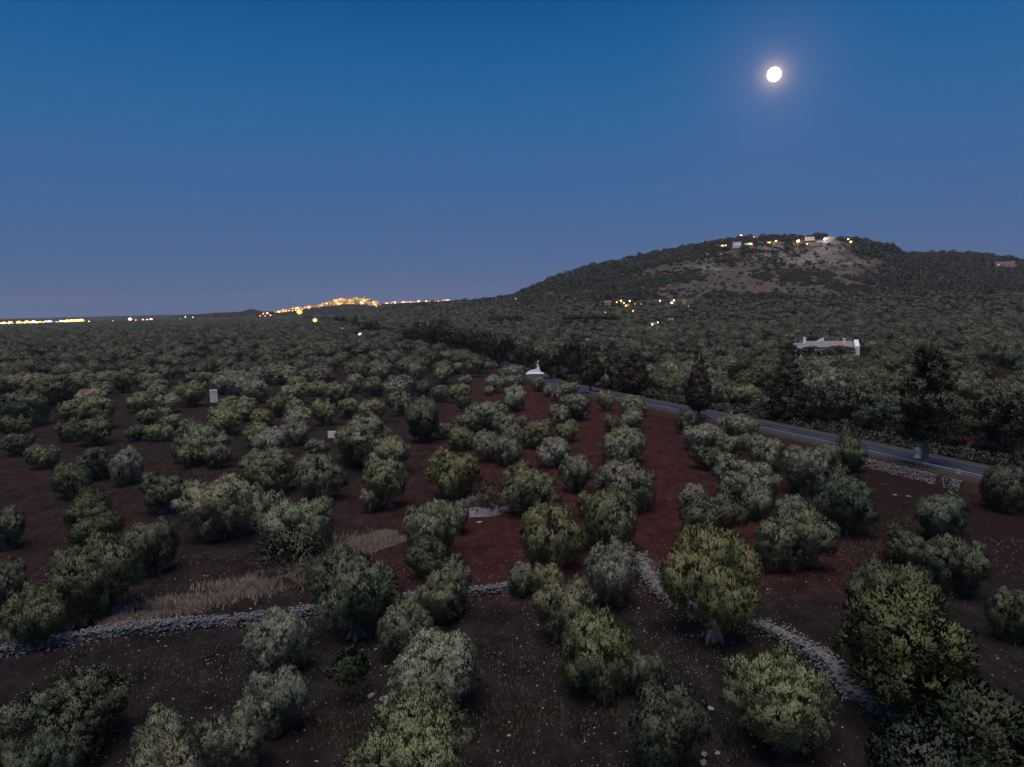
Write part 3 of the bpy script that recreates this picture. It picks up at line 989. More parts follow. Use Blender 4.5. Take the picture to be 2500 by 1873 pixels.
LABEL = {}
for (lm, q), rows in buckets.items():
    for n, (_, i) in enumerate(sorted(rows)):
        t_ = TREES[i]
        size = 'small' if t_[2] < 5.2 else 'large' if t_[2] > 8.6 else 'round'
        o_ = 'nearest' if n == 0 else ordinal(n + 1) + ' nearest'
        LABEL[i] = f'{size} {WORD[t_[4]]} olive tree, {o_} {q} {lm}'

print('HAND', len(HAND), sum(t[5] for t in TREES), len(TREES), len(FAR[0]))
for i, (x, y, wm, h, tone, hand) in enumerate(TREES):
    dist = math.hypot(x, y)
    root = thing('olive_tree', LABEL[i], 'olive tree', (x, y, float(near_z(np.array([x]), np.array([y]))[0])), rnd.uniform(0, 6.28), 'olive trees of the grove')
    me = rnd.choice(HI) if dist < 135 else rnd.choice(MID)
    c = obj('crown', me, None, root)
    k = wm / me['w']
    c.scale = (k * rnd.uniform(.94, 1.06), k * rnd.uniform(.94, 1.06), h / me['h'])
    col = PAL[tone]; f = rnd.uniform(.82, 1.18)
    c.color = (col[0] * f * rnd.uniform(.92, 1.08), col[1] * f, col[2] * f * rnd.uniform(.85, 1.15), 1)
    uu, vv = project((x, y, h * .5))
    old = any(abs(uu - a / FULL) < 14 and abs(vv - b / FULL) < 40 for a, b in ((765, 1280), (838, 1035), (347, 1060), (1540, 1260)))
    tk = obj('trunk', TRUNKS[3 if old else i % 3], None, root)
    ts = max(.5, min(1.25, wm / 7.5))
    if old:
        c.location = (0, 0, .6); c.scale.z *= .93
    tk.scale = (ts, ts, h / 5.6)

# ------------------------------------------------------------------ masses of far trees: too many to count
def scatter(name, pts, scl, sources, seedv, label, cat):
    col = bpy.data.collections.new(name + '_kinds')
    for k, m_ in enumerate(sources):
        col.objects.link(bpy.data.objects.new(name + '_kind', m_))
    me = bpy.data.meshes.new(name)
    me.vertices.add(len(pts)); me.vertices.foreach_set('co', pts.astype(np.float32).ravel())
    a = me.attributes.new('scl', 'FLOAT_VECTOR', 'POINT'); a.data.foreach_set('vector', scl.astype(np.float32).ravel())
    g = np.random.default_rng(seedv)
    rot = np.zeros((len(pts), 3), np.float32); rot[:, 2] = g.uniform(0, 6.283, len(pts))
    a = me.attributes.new('rot', 'FLOAT_VECTOR', 'POINT'); a.data.foreach_set('vector', rot.ravel())
    a = me.attributes.new('pick', 'INT', 'POINT'); a.data.foreach_set('value', g.integers(0, len(sources), len(pts)).astype(np.int32))
    o = obj(name, me, None)
    ng = bpy.data.node_groups.new(name, 'GeometryNodeTree')
    ng.interface.new_socket('Geometry', in_out='INPUT', socket_type='NodeSocketGeometry')
    ng.interface.new_socket('Geometry', in_out='OUTPUT', socket_type='NodeSocketGeometry')
    n = ng.nodes; L_ = ng.links
    gi_ = n.new('NodeGroupInput'); go = n.new('NodeGroupOutput'); ip = n.new('GeometryNodeInstanceOnPoints'); ci = n.new('GeometryNodeCollectionInfo')
    ci.inputs['Collection'].default_value = col; ci.inputs['Separate Children'].default_value = True; ci.inputs['Reset Children'].default_value = True

    def attr(nm, ty):
        x = n.new('GeometryNodeInputNamedAttribute'); x.data_type = ty; x.inputs['Name'].default_value = nm
        return next(s for s in x.outputs if s.enabled and s.name == 'Attribute')
    L_.new(gi_.outputs[0], ip.inputs['Points']); L_.new(ci.outputs[0], ip.inputs['Instance']); ip.inputs['Pick Instance'].default_value = True
    L_.new(attr('pick', 'INT'), ip.inputs['Instance Index']); L_.new(attr('scl', 'FLOAT_VECTOR'), ip.inputs['Scale'])
    er = n.new('FunctionNodeEulerToRotation'); L_.new(attr('rot', 'FLOAT_VECTOR'), er.inputs[0]); L_.new(er.outputs[0], ip.inputs['Rotation'])
    L_.new(ip.outputs[0], go.inputs[0])
    md = o.modifiers.new('scatter', 'NODES'); md.node_group = ng
    kind(o, 'stuff'); tag(o, label, cat)
    return o


fx, fy, fz, fw, fh = FAR
scatter('olive_grove', np.stack([fx, fy, fz], 1), np.stack([fw / 8.4, fw / 8.4, fh / 6.0], 1), LOW, 5, 'far mass of olive trees covering the plain to the horizon', 'grove')

c7 = lambda a, b: (1700 + a / 4.424, 540 + b / 4.424)
VILLAS = ((440, 275, 110, 40, 'white_wall', 'white villa with terrace at the left end of the cliff top'), (430, 300, 90, 22, 'white_wall', 'lower white annex under the cliff-top villa'), (560, 268, 110, 8, 'white_wall', 'long low terrace wall right of the cliff-top villa'),
                              (650, 182, 80, 26, 'pink_wall', 'dim villa on the crest behind the first lamp'), (1225, 205, 120, 32, 'white_wall', 'long white villa on the summit crest'), (1450, 196, 110, 22, 'pink_wall', 'pinkish villa at the right of the summit crest'),
                              (1290, 268, 150, 26, 'grey_wall', 'grey low building below the summit villa'), (1310, 302, 60, 20, 'grey_wall', 'small grey shed on the cliff edge'), (880, 255, 130, 22, 'grey_wall', 'grey terrace building above the rock face'),
                              (1330, 240, 70, 14, 'white_wall', 'pale low house under the summit lamp'))
# scrub and woods on the hill and far ridge
SCR = []
for i in range(3):
    lob = [(0, 0, 1.6, 1.7, 1.5)] + [(rng.uniform(-1.4, 1.4), rng.uniform(-1.4, 1.4), rng.uniform(1.2, 3.0), rng.uniform(.7, 1.2), rng.uniform(.7, 1.2)) for _ in range(8)]
    m_ = foliage(lob, 170, 3, 1.0, .5, .5, 300 + i); m_.materials.append(M['leaf_scrub']); SCR.append(m_)
n = 130000
Y = 700 + (1750 - 700) * rng.random(n) ** .8; X = rng.uniform(-.36, .80, n) * Y
Z = terr_np(X, Y); U, V_, Dp = project_np(X, Y, Z)
tn = (Y - 560) / (HILL_Y - 560) + .05 * fbm(X, Y, 90, 9)
rk = sstep(1690, 1730, U) * (1 - sstep(2140, 2165, U)) * sstep(.70, .76, tn) * (1 - sstep(.86, .90, tn)) * sstep(-.5, -.2, fbm(X, Y, 110, 44, 3))
sr = sstep(1460, 1640, U) * (1 - sstep(2080, 2260, U)) * sstep(.30, .45, tn) * (1 - sstep(.78, .86, tn))
dens = np.clip(.62 + .9 * fbm(X, Y, 80, 77, 4), .03, 1) * (1 - .92 * rk * sstep(-.25, .12, fbm(X, Y, 55, 93, 3))) * (1 - .95 * sr * sstep(-.42, -.05, fbm(X, Y * .5, 60, 94, 3))) * sstep(16, 34, Z)
dens = np.maximum(dens, .9 * sstep(.88, .92, tn) * (Z > 30))
ok = (rng.random(n) < dens * .75) & (U > 900) & (U < 2560)
for a, b, wp, hp, wl, lab in VILLAS + ((2050 * 1.3, 352, 250, 46, '', ''),):
    u, v = c7(a, b) if wl else (2453, 653)
    ok &= ~((np.abs(U - u) < wp / 8.8 + 3) & (V_ > v - 4) & (V_ < v + 7))
X, Y, Z = X[ok], Y[ok], Z[ok]; sv = rng.uniform(.45, 1.6, len(X)) * np.where(rng.random(len(X)) < .06, 1.7, 1) * np.where(rk[ok] + sr[ok] > .5, .65, 1)
P1 = np.stack([X, Y, Z - .3], 1); S1 = np.stack([sv * 1.15, sv * 1.15, sv], 1)
n = 16000
Y = rng.uniform(2300, 3450, n); X = rng.uniform(-.72, .05, n) * Y; Z = terr_np(X, Y)
ok = (Z > 4) & (rng.random(n) < .6 + .8 * fbm(X, Y, 160, 78, 3))
sv = rng.uniform(1.4, 3.0, ok.sum())
P2 = np.stack([X[ok], Y[ok], Z[ok] - .3], 1); S2 = np.stack([sv * 1.3, sv * 1.3, sv], 1)
scatter('hill_scrub', np.concatenate([P1, P2]), np.concatenate([S1, S2]), SCR, 6, 'dark scrub and woods over the hillside and far ridge', 'scrub')

n = 1500
i_ = rng.integers(0, min(95, len(RP)), n); of = -rng.uniform(6.2, 15, n)
X = RPX[i_] + RNX[i_] * of + rng.uniform(-1.5, 1.5, n); Y = RPY[i_] + RNY[i_] * of + rng.uniform(-1.5, 1.5, n)
rd_ = road_dist_np(X, Y); ok = rd_ < -5.8; X, Y = X[ok], Y[ok]
sv = rng.uniform(.10, .48, len(X))
scatter('roadside_scrub', np.stack([X, Y, X * 0 - .1], 1), np.stack([sv * 1.3, sv * 1.3, sv], 1), SCR, 8, 'dark undergrowth along the far side of the road', 'scrub')

# ------------------------------------------------------------------ cypresses, pines, broad evergreens by the road
def cypress_lobes(seed, hh=12.0, rr=2.0, z0=1.2, taper=.55):
    g = random.Random(seed); out = []
    n = 26
    for k in range(n):
        t = (k + .5) / n
        z = z0 + t * (hh - z0)
        r = rr * (1 - taper * t) * (1 - t ** 5) * min(1, .55 + t * 3)
        a = k * 2.4
        out.append((math.cos(a) * r * .45, math.sin(a) * r * .45, z, max(.35, r * .72), max(.5, r * .8)))
    return out


def pine_lobes(seed, hh=15.0, rr=2.6, z0=4.2):
    g = random.Random(seed); out = []
    for k in range(44):
        t = (k + .5) / 44
        z = z0 + t * (hh - z0)
        r = rr * (1 - .55 * t) * (1 - t ** 6) * min(1, .6 + t * 2) * g.uniform(.5, 1.05)
        a = g.uniform(0, 6.28)
        s = g.uniform(.6, 1.0) * (1 - .35 * t)
        out.append((math.cos(a) * r * .8, math.sin(a) * r * .8, z, s * 1.15, s * .55))
    return out


def spread_lobes(seed, hh=9.0, rr=5.0, z0=2.2):
    g = random.Random(seed); out = [(0, 0, hh * .5, rr * .55, hh * .3)]
    for k in range(34):
        a = g.uniform(0, 6.28); e = math.asin(g.uniform(-.5, 1)); s = g.uniform(.8, 1.5)
        out.append((rr * .78 * math.cos(a) * math.cos(e), rr * .78 * math.sin(a) * math.cos(e), (hh + z0) / 2 + (hh - z0) * .42 * math.sin(e), s, s * .75))
    return out


def umbrella_lobes(seed):
    g = random.Random(seed); out = []
    for k in range(16):
        a = g.uniform(0, 6.28); r = 3.2 * math.sqrt(g.random())
        out.append((r * math.cos(a), r * math.sin(a), 8.6 - .05 * r * r + g.uniform(-.3, .3), g.uniform(1.0, 1.6), g.uniform(.7, 1.0)))
    return out


def leafm(me, mat='leaf'):
    me.materials.append(M[mat]); return me


CO = [leafm(foliage(cypress_lobes(40 + k, 12.0, 1.9, 3.2, .5), 3000, 8, .30, .10, .9, 480 + k, .15, zmin=2.6, n_clump=520, rc_=.34)) for k in range(2)]
CY = [leafm(foliage(cypress_lobes(k), 3000, 8, .32, .11, .9, 400 + k, .15, zmin=.6, n_clump=560, rc_=.36)) for k in range(2)]
PI = [leafm(foliage(pine_lobes(k), 1900, 7, .55, .15, .15, 420 + k, .2, zmin=2)) for k in range(3)]
SP = [leafm(foliage(spread_lobes(k), 1900, 6, .5, .2, .5, 440 + k, .2)) for k in range(3)]
UM = [leafm(foliage(umbrella_lobes(k), 700, 5, .6, .25, .6, 460 + k, .3)) for k in range(2)]


def straight_trunk(h, r, mat):
    bm = bmesh.new()
    tube(bm, [(0, 0, -.4), (.03, .02, h * .1), (.08, -.03, h * .4), (.02, .05, h * .75), (0, 0, h)], [r * 1.35, r * 1.05, r * .9, r * .6, r * .15], 10)
    for k in range(7):
        a = k * 2.1; z = h * (.35 + .08 * k)
        tube(bm, [(0, 0, z), (math.cos(a) * h * .06, math.sin(a) * h * .06, z + h * .03)], [r * .3, r * .08], 6)
    me = bpy.data.meshes.new('trunk'); bm.to_mesh(me); bm.free()
    me.polygons.foreach_set('use_smooth', [True] * len(me.polygons)); me.materials.append(M[mat]); return me


TR_CY = straight_trunk(11.4, .34, 'bark_pine'); TR_PALE = straight_trunk(13, .42, 'bark_pale'); TR_UM = straight_trunk(8.6, .3, 'bark_pine')


def conifer(name, label, cat, u, vb, vt, wpx, sort, col, group, ground=None):
    p = ground if ground is not None else on_flat(u, vb)
    depth = -(CRI @ (p - Vector((0, 0, CAM_H)))).z
    d = ray(u, vt)
    h = CAM_H + d.z * (p.y / d.y) - p.z
    wm = wpx / FPX * depth
    meshes, nh, nw, trk = {'cypress': (CY, 12.2, 4.2, TR_CY), 'pine': (PI, 15.2, 5.6, TR_PALE), 'column': (CO, 12.2, 4.2, TR_PALE), 'spread': (SP, 9.6, 10.0, None), 'umbrella': (UM, 9.6, 8.2, TR_UM)}[sort]
    root = thing(name, label, cat, p, rnd.uniform(0, 6.28), group)
    c = obj('crown', rnd.choice(meshes), None, root)
    cm_ = c.data
    c.scale = (wm / cm_['w'], wm / cm_['w'], h / cm_['h'])
    f = rnd.uniform(.88, 1.12)
    c.color = tuple(x_ * f for x_ in col) + (1,)
    tk = obj('trunk', trk or TRUNKS[rnd.randrange(3)], None, root)
    s = {'column': .9, 'cypress': 1, 'pine': 1, 'spread': 1.3, 'umbrella': 1}[sort]
    tk.scale = (s, s, h / nh * (1.25 if sort == 'spread' else 1))
    return root


RED_ = (.050, .037, .029); DK = (.036, .042, .028); DKB = (.030, .036, .028)
g1 = 'cypresses and pines along the road'
c3 = lambda a, b: (1200 + a / 3.403, 650 + b / 3.403)
rows = [  # u, foot v, top v, width px, sort, colour, label
    (*c3(80, 845), c3(0, 578)[1], 190 / 3.4, 'spread', RED_, 'reddish dark conifer left of the white monument'),
    (*c3(290, 880), c3(0, 648)[1], 170 / 3.4, 'spread', RED_, 'reddish dark conifer right behind the white monument'),
    (*c3(510, 935), c3(0, 705)[1], 200 / 3.4, 'spread', RED_, 'bushy reddish conifer just right of the white monument'),
    (*c3(690, 930), c3(0, 618)[1], 195 / 3.4, 'spread', DKB, 'tall black-green conifer hiding the small white house'),
    (*c3(822, 1066), c3(0, 636)[1], 160 / 3.4, 'column', RED_, 'reddish cypress on a pale forked trunk at the road'),
    (*c3(1040, 1032), c3(0, 738)[1], 230 / 3.4, 'spread', DK, 'cedar with layered dark branches beyond the road'),
    (*c3(1190, 1062), c3(0, 704)[1], 200 / 3.4, 'cypress', RED_, 'broad reddish-brown cypress beyond the road'),
    (*c3(1722, 1312), c3(0, 764)[1], 180 / 3.4, 'column', RED_, 'brown cypress on a pale trunk in front of the road'),
    (1923, 1036, 872, 84, 'cypress', DK, 'wide dark columnar cypress below the white farmhouse'),
    (2257, 1158, 842, 108, 'pine', DK, 'tallest dark pine on a bare pale trunk by the guardrail'),
    (2030, 1040, 945, 130, 'spread', DKB, 'broad black-green evergreen between the cypress and the tall pine'),
    (2370, 1095, 985, 190, 'spread', (.040, .055, .033), 'broad dark evergreen at the far verge right of the tall pine'),
    (2480, 1120, 965, 150, 'spread', (.036, .050, .032), 'dark evergreen beyond the road cut by the right picture edge'),
    (2150, 1062, 985, 110, 'spread', (.040, .056, .040), 'low dark evergreen beyond the road left of the tall pine'),
]
for (u, vb, vt, wpx, sort, col, lab) in rows:
    z = 0.0
    conifer({'cypress': 'cypress_tree', 'column': 'cypress_tree', 'pine': 'pine_tree', 'spread': 'evergreen_tree'}[sort], lab, {'cypress': 'cypress', 'column': 'cypress', 'pine': 'pine', 'spread': 'evergreen'}[sort], u, vb, vt, wpx, sort, col, g1)
c2 = lambda a, b: (600 + a / 3.403, 650 + b / 3.403)
belt = [(2120, 815, 570, 150, 'spread'), (1975, 760, 542, 125, 'spread'), (1865, 720, 540, 85, 'cypress'), (1720, 715, 512, 190, 'spread'), (1610, 690, 460, 140, 'spread'), (1560, 680, 500, 90, 'cypress'),
        (1490, 665, 478, 62, 'cypress'), (1425, 650, 478, 62, 'cypress'), (1345, 630, 530, 120, 'spread')]
belt += [(2050, 790, 590, 120, 'spread'), (1920, 745, 560, 110, 'spread'), (1800, 722, 540, 120, 'spread'), (1660, 705, 500, 110, 'spread'), (1590, 690, 520, 100, 'spread'), (1525, 675, 515, 100, 'spread'), (1455, 660, 520, 100, 'spread'), (1385, 642, 528, 100, 'spread')]
belt.sort(key=lambda r_: -r_[0])
for n_, (a, b, t, wpx, sort) in enumerate(belt):
    u, v = c2(a, b)
    conifer({'cypress': 'cypress_tree', 'spread': 'evergreen_tree'}[sort], f'black-green {"slender cypress" if sort == "cypress" else "bushy conifer"}, {ordinal(n_ + 1)} leftward in the row ending at the monument', {'cypress': 'cypress', 'spread': 'evergreen'}[sort],
            u, v, c2(0, t)[1] - 3, wpx / 3.4 * 1.35, sort, DKB if n_ > 0 else RED_, 'dark row of conifers')
farb = [(1030, 575, 452, 150, 'spread'), (1075, 570, 470, 80, 'spread'), (915, 545, 415, 62, 'cypress'), (868, 530, 450, 66, 'spread'), (785, 515, 410, 95, 'spread'), (720, 500, 425, 80, 'spread'), (660, 495, 418, 85, 'spread'), (520, 455, 412, 70, 'spread')]
for n_, (a, b, t, wpx, sort) in enumerate(farb):
    u, v = c2(a, b)
    conifer({'cypress': 'cypress_tree', 'spread': 'evergreen_tree'}[sort], f'black far {"pointed cypress" if sort == "cypress" else "rounded tree"} by the red light, {ordinal(n_ + 1)} from the right', {'cypress': 'cypress', 'spread': 'evergreen'}[sort],
            u, v, c2(0, t)[1], wpx / 3.4, sort, DKB, 'far dark trees below the lit town')
for n_, a in enumerate((640, 700, 760, 830, 900, 960, 1010)):
    u, v = c3(a, 512 - (a - 640) * .01)
    conifer('umbrella_pine', f'dark flat-topped umbrella pine, {ordinal(n_ + 1)} from the left in its clump', 'pine', u, v, c3(0, 400 + (10 if n_ in (0, 6) else 0))[1], 115 / 3.4, 'umbrella', DK, 'clump of umbrella pines', hit(u, v))
for n_, (a, b, t, wpx) in enumerate(((40, 495, 405, 120), (120, 490, 415, 110), (215, 488, 402, 100))):
    u, v = c3(a, b)
    conifer('evergreen_tree', f'dark rounded tree in the small wood left of the umbrella pines, {ordinal(n_ + 1)} from left', 'evergreen', u, v, c3(0, t)[1], wpx / 3.4, 'spread', DKB, 'small dark wood', hit(u, v))
# dark trees standing in front of the farmhouse
for n_, (u, vb, vt, wpx, lab) in enumerate(((1978, 885, 846, 52, 'dark round tree before the left half of the white farmhouse'), (2048, 886, 845, 66, 'dark wide tree before the right half of the white farmhouse'), (1922, 884, 840, 46, 'dark round tree at the left corner of the white farmhouse'))):
    conifer('evergreen_tree', lab, 'evergreen', u, vb, vt, wpx, 'spread', (.045, .05, .035), 'trees round the farmhouse')

# the big carob, the fig at the lower right and the sapling
def broad(name, label, cat, u, vb, vt, wpx, col, L=.42, W=.26, tufts=2600, seed=1, part=2):
    p = on_flat(u, vb)
    depth = -(CRI @ (p - Vector((0, 0, CAM_H)))).z
    wm = wpx / FPX * depth
    d = ray(u, vt); h = CAM_H + d.z * (p.y / d.y)
    root = thing(name, label, cat, p, rnd.uniform(0, 6))
    c = obj('crown', leafm(foliage(spread_lobes(seed, h, wm * .52, .4), tufts, 6, L, W, .35, 500 + seed, .25)), None, root)
    c.color = col + (1,)
    t = obj('trunk', TRUNKS[part], None, root); t.scale = (.8, .8, h / 6)
    return root


broad('carob_tree', 'big dark leafy carob tree with olive-brown leaf tips beside the rubble wall', 'carob tree', 1945 / FULL, 1545 / FULL, 1300 / FULL, 225 / FULL, (.078, .090, .036), .28, .15, 5200, 31)
broad('fig_tree', 'bright green fig bush at the lower right end of the rubble wall', 'fig tree', 2115 / FULL, 1700 / FULL, 1545 / FULL, 80 / FULL, (.034, .050, .022), .25, .19, 1900, 32)
broad('fig_bush', 'dim blue-green low bush cut by the bottom edge below the rubble wall', 'bush', 1990 / FULL, 1720 / FULL, 1630 / FULL, 55 / FULL, (.030, .044, .034), .27, .17, 1500, 33)
broad('low_shrub', 'small dark shrub on the dry grass bank below two olives', 'shrub', 640 / FULL, 1245 / FULL, 1188 / FULL, 66 / FULL, (.075, .075, .05), .3, .12, 600, 34)
broad('low_shrub', 'black low shrub above the pale rock ledge', 'shrub', 1070 / FULL, 1098 / FULL, 1068 / FULL, 60 / FULL, (.03, .033, .022), .3, .12, 500, 35)
p = on_flat(785 / FULL, 1512 / FULL)
root = thing('sapling', 'small vivid green sapling leaning on a thin trunk before the silvery olive', 'sapling', p)
bm = bmesh.new(); tube(bm, [(0, 0, -.2), (-.15, 0, .6), (-.55, 0, 1.3), (-.75, 0, 2.0)], [.07, .06, .05, .02], 7)
obj('trunk', bm, 'bark', root, True)
c = obj('crown', leafm(foliage([(-.8, 0, 2.2, .75, .8), (-.4, .3, 1.9, .5, .5), (-1.2, -.2, 1.9, .5, .5), (-.8, 0, 2.8, .45, .5)], 260, 7, .26, .11, .5, 531)), None, root)
c.color = (.030, .062, .020, 1)

# ------------------------------------------------------------------ dry stone walls, stones, pebbles, grass
def stone_meshes(n=7):
    out = []
    for k in range(n):
        bm = bmesh.new(); bmesh.ops.create_icosphere(bm, subdivisions=1, radius=.5)
        g = random.Random(900 + k)
        for v in bm.verts:
            v.co = Vector((v.co.x * g.uniform(.8, 1.25), v.co.y * g.uniform(.7, 1.1), v.co.z * g.uniform(.6, .95)))
        me = bpy.data.meshes.new('stone'); bm.to_mesh(me); bm.free()
        co = np.empty(len(me.vertices) * 3, np.float32); me.vertices.foreach_get('co', co)
        fa = np.array([list(p.vertices) for p in me.polygons])
        out.append((co.reshape(-1, 3), fa)); bpy.data.meshes.remove(me)
    return out


STN = stone_meshes()


def rubble(name, pts, sizes, mat, parent=None, flat=.8):
    pts = np.asarray(pts, float); sizes = np.asarray(sizes, float)
    g = np.random.default_rng(len(pts))
    kk = g.integers(0, len(STN), len(pts)); az = g.uniform(0, 6.28, len(pts)); tl = g.uniform(-.45, .45, len(pts)); wy = g.uniform(.7, 1, len(pts))
    Vs, Fs, o = [], [], 0
    for k in range(len(STN)):
        m = kk == k
        if not m.any():
            continue
        co, fa = STN[k]
        L_ = co[None] * np.stack([sizes[m], sizes[m] * wy[m], sizes[m] * flat], 1)[:, None, :]
        ct, st, ca, sa = (q[:, None] for q in (np.cos(tl[m]), np.sin(tl[m]), np.cos(az[m]), np.sin(az[m])))
        y1 = L_[..., 1] * ct - L_[..., 2] * st; z1 = L_[..., 1] * st + L_[..., 2] * ct
        x2 = L_[..., 0] * ca - y1 * sa; y2 = L_[..., 0] * sa + y1 * ca
        W_ = np.stack([x2, y2, z1], 2) + pts[m][:, None, :]
        n = int(m.sum())
        Vs.append(W_.reshape(-1, 3)); Fs.append((fa[None] + (np.arange(n) * len(co))[:, None, None]).reshape(-1, 3) + o); o += n * len(co)
    Vs = np.concatenate(Vs); Fs = np.concatenate(Fs)
    me = bpy.data.meshes.new(name)
    me.vertices.add(len(Vs)); me.vertices.foreach_set('co', Vs.astype(np.float32).ravel())
    me.loops.add(Fs.size); me.loops.foreach_set('vertex_index', Fs.astype(np.int32).ravel())
    me.polygons.add(len(Fs)); me.polygons.foreach_set('loop_start', np.arange(0, Fs.size, 3, dtype=np.int32))
    me.update(calc_edges=True)
    return kind(obj(name, me, mat, parent), 'stuff')


def dry_wall(label, pix, wid, hgt, mat, per_m=34, spill=.2, size=(.11, .29), scale=1 / FULL):
    path = resample([on_flat(u * scale, v * scale) for u, v in pix], .5)
    N = frame(path)
    root = thing('dry_stone_wall', label, 'stone wall', path[0], 0)
    P, Sz = [], []
    V, F = [], []
    L0 = Vector(path[0])
    for i, (p, n) in enumerate(zip(path, N)):
        hh = hgt * (1 + .25 * mnoise.noise(p * .25)); ww = wid * (1 + .2 * mnoise.noise(p * .2 + Vector((5, 0, 0))))
        zg = float(near_z(np.array([p.x]), np.array([p.y]))[0])
        for o_, z_ in ((ww * .38, -.3), (ww * .3, hh * .72), (-ww * .3, hh * .72), (-ww * .38, -.3)):
            q = p + n * o_ - L0; V.append((q.x, q.y, z_ + zg))
        for _ in range(int(per_m * .5)):
            s = rnd.uniform(*size)
            side = rnd.random()
            if side < .25: z_ = rnd.uniform(0, hh); o_ = ww * (.46 - .1 * z_ / hh) + rnd.uniform(-.06, .05)
            elif side < .72: z_ = rnd.uniform(0, hh); o_ = -ww * (.46 - .1 * z_ / hh) + rnd.uniform(-.05, .06)
            else: o_, z_ = rnd.uniform(-.5, .5) * ww, hh * rnd.uniform(.85, 1.02)
            if rnd.random() < spill: o_ = rnd.choice((-1, 1)) * rnd.uniform(.5, 1.5) * ww; z_ = 0; s *= .7
            q = p + n * o_ + Vector((rnd.uniform(-.25, .25), rnd.uniform(-.25, .25), 0)) - L0
            P.append((q.x, q.y, z_ + zg)); Sz.append(s)
    for i in range(len(path) - 1):
        for j in range(3):
            F.append((i * 4 + j, (i + 1) * 4 + j, (i + 1) * 4 + j + 1, i * 4 + j + 1))
    obj('core', pyd('core', V, F), 'stone_dim', root)
    rubble('rubble', np.array(P), Sz, mat, root)
    return root


dry_wall('long low grey dry stone wall crossing the field from the left edge', [(-60, 1426), (0, 1412), (130, 1387), (250, 1368), (400, 1354), (540, 1341), (680, 1320), (850, 1297), (1000, 1282), (1115, 1270)], .85, .68, 'stone', 110, .08)
dry_wall('broad tumbled stone wall running down to the lower right corner', [(1375, 1205), (1412, 1260), (1450, 1300), (1560, 1330), (1660, 1362), (1720, 1395), (1785, 1432), (1830, 1490), (1900, 1530), (1990, 1578), (2060, 1612), (2130, 1650)], 1.5, .75, 'stone', 80, .2)
dry_wall('short tumbled stone heap behind the start of the left wall', [(195, 1372), (260, 1352), (290, 1345)], .9, .55, 'stone', 36, .3)
# stone bank that carries the road
def bank(label, u0, u1, off, mat):
    FP = resample(RP[:40], .75); FN = frame(FP)
    idx = [i for i in range(len(FP)) if u0 < project(FP[i] + FN[i] * off)[0] < u1]
    root = thing('retaining_wall', label, 'stone wall', FP[idx[0]] * 1)
    P, Sz, V, F = [], [], [], []
    L0 = FP[idx[0]]
    for i in idx:
        for k in range(26):
            f = rnd.random(); p = FP[i].lerp(FP[min(i + 1, len(FP) - 1)], f); n = FN[i]
            z = rnd.uniform(-.1, 1.25); o_ = off + (1.25 - z) * .45 + rnd.uniform(-.1, .1)
            q = p + n * o_ - L0; P.append((q.x, q.y, z - L0.z)); Sz.append(rnd.uniform(.16, .38))
        for o_, z_ in ((off - .3, 1.1), (off, 1.1), (off + .55, -.3)):
            q = FP[i] + FN[i] * o_ - L0; V.append((q.x, q.y, z_ - L0.z))
    for i in range(len(idx) - 1):
        for j in range(2): F.append((i * 3 + j, (i + 1) * 3 + j, (i + 1) * 3 + j + 1, i * 3 + j + 1))
    obj('core', pyd('core', V, F), 'stone_dim', root)
    rubble('rubble', np.array(P), Sz, mat, root)


bank('pale rubble retaining wall under the guardrail by the tall pine', 2105, 2300, 6.05, 'stone_pale')
bank('short grey rubble bank below the guardrail end', 2312, 2350, 6.05, 'stone')

# loose stones one can pick out
for u, v, s, lab in ((905, 1692, .55, 'flat pale stone left of the group under the silvery olive'), (938, 1705, .8, 'largest flat pale stone under the silvery olive'), (955, 1690, .5, 'flat pale stone at the back of the stone group'),
                     (980, 1700, .45, 'flat pale stone nearest the shade of the silvery olive'), (917, 1580, .3, 'lone white stone between the sapling and the grey olive'), (1719, 1838, .42, 'pale boulder above another at the bottom edge'),
                     (1718, 1858, .48, 'lower pale boulder at the bottom edge'), (1752, 1836, .35, 'pale boulder right of the pair at the bottom edge'), (1170, 1274, .7, 'flat pale stone below the rock ledge'),
                     (2185, 1205, .5, 'pale stone left of two below the road bank'), (2218, 1208, .5, 'pale stone right of two below the road bank'), (1733, 1726, .5, 'flat grey stone left of the round yellow-green olive')):
    p = on_flat(u, v)
    co, fa = STN[rnd.randrange(7)]
    o = obj('stone', pyd('stone', [tuple(c_ * [s * 1.3, s, s * .42]) for c_ in co], [tuple(int(k) for k in f) for f in fa]), 'stone_pale')
    o.location = (p.x, p.y, float(near_z(np.array([p.x]), np.array([p.y]))[0]) + s * .1); o.rotation_euler = (0, 0, rnd.uniform(0, 6))
    tag(o, lab, 'stone', 'loose pale stones')
# rock ledge
V = []; ring = 26
p = on_flat(1200, 1248)
for k in range(ring):
    a = k * 6.283 / ring; r = 1 + .28 * math.sin(3 * a + 1) + .12 * math.sin(7 * a)
    V.append((math.cos(a) * 4.4 * r, math.sin(a) * 1.5 * r, -.1))
V2 = [(x_ * .9, y_ * .88, .22 + .06 * math.sin(k * 1.7)) for k, (x_, y_, _) in enumerate(V)]
me = pyd('rock_ledge', V + V2 + [(0, 0, .26)], [(k, (k + 1) % ring, ring + (k + 1) % ring, ring + k) for k in range(ring)] + [(ring + k, ring + (k + 1) % ring, 2 * ring) for k in range(ring)])
o = obj('rock_ledge', me, 'stone'); o.location = p; o.rotation_euler = (0, 0, .25)
tag(o, 'pale bare rock ledge in the red soil between olives', 'rock')

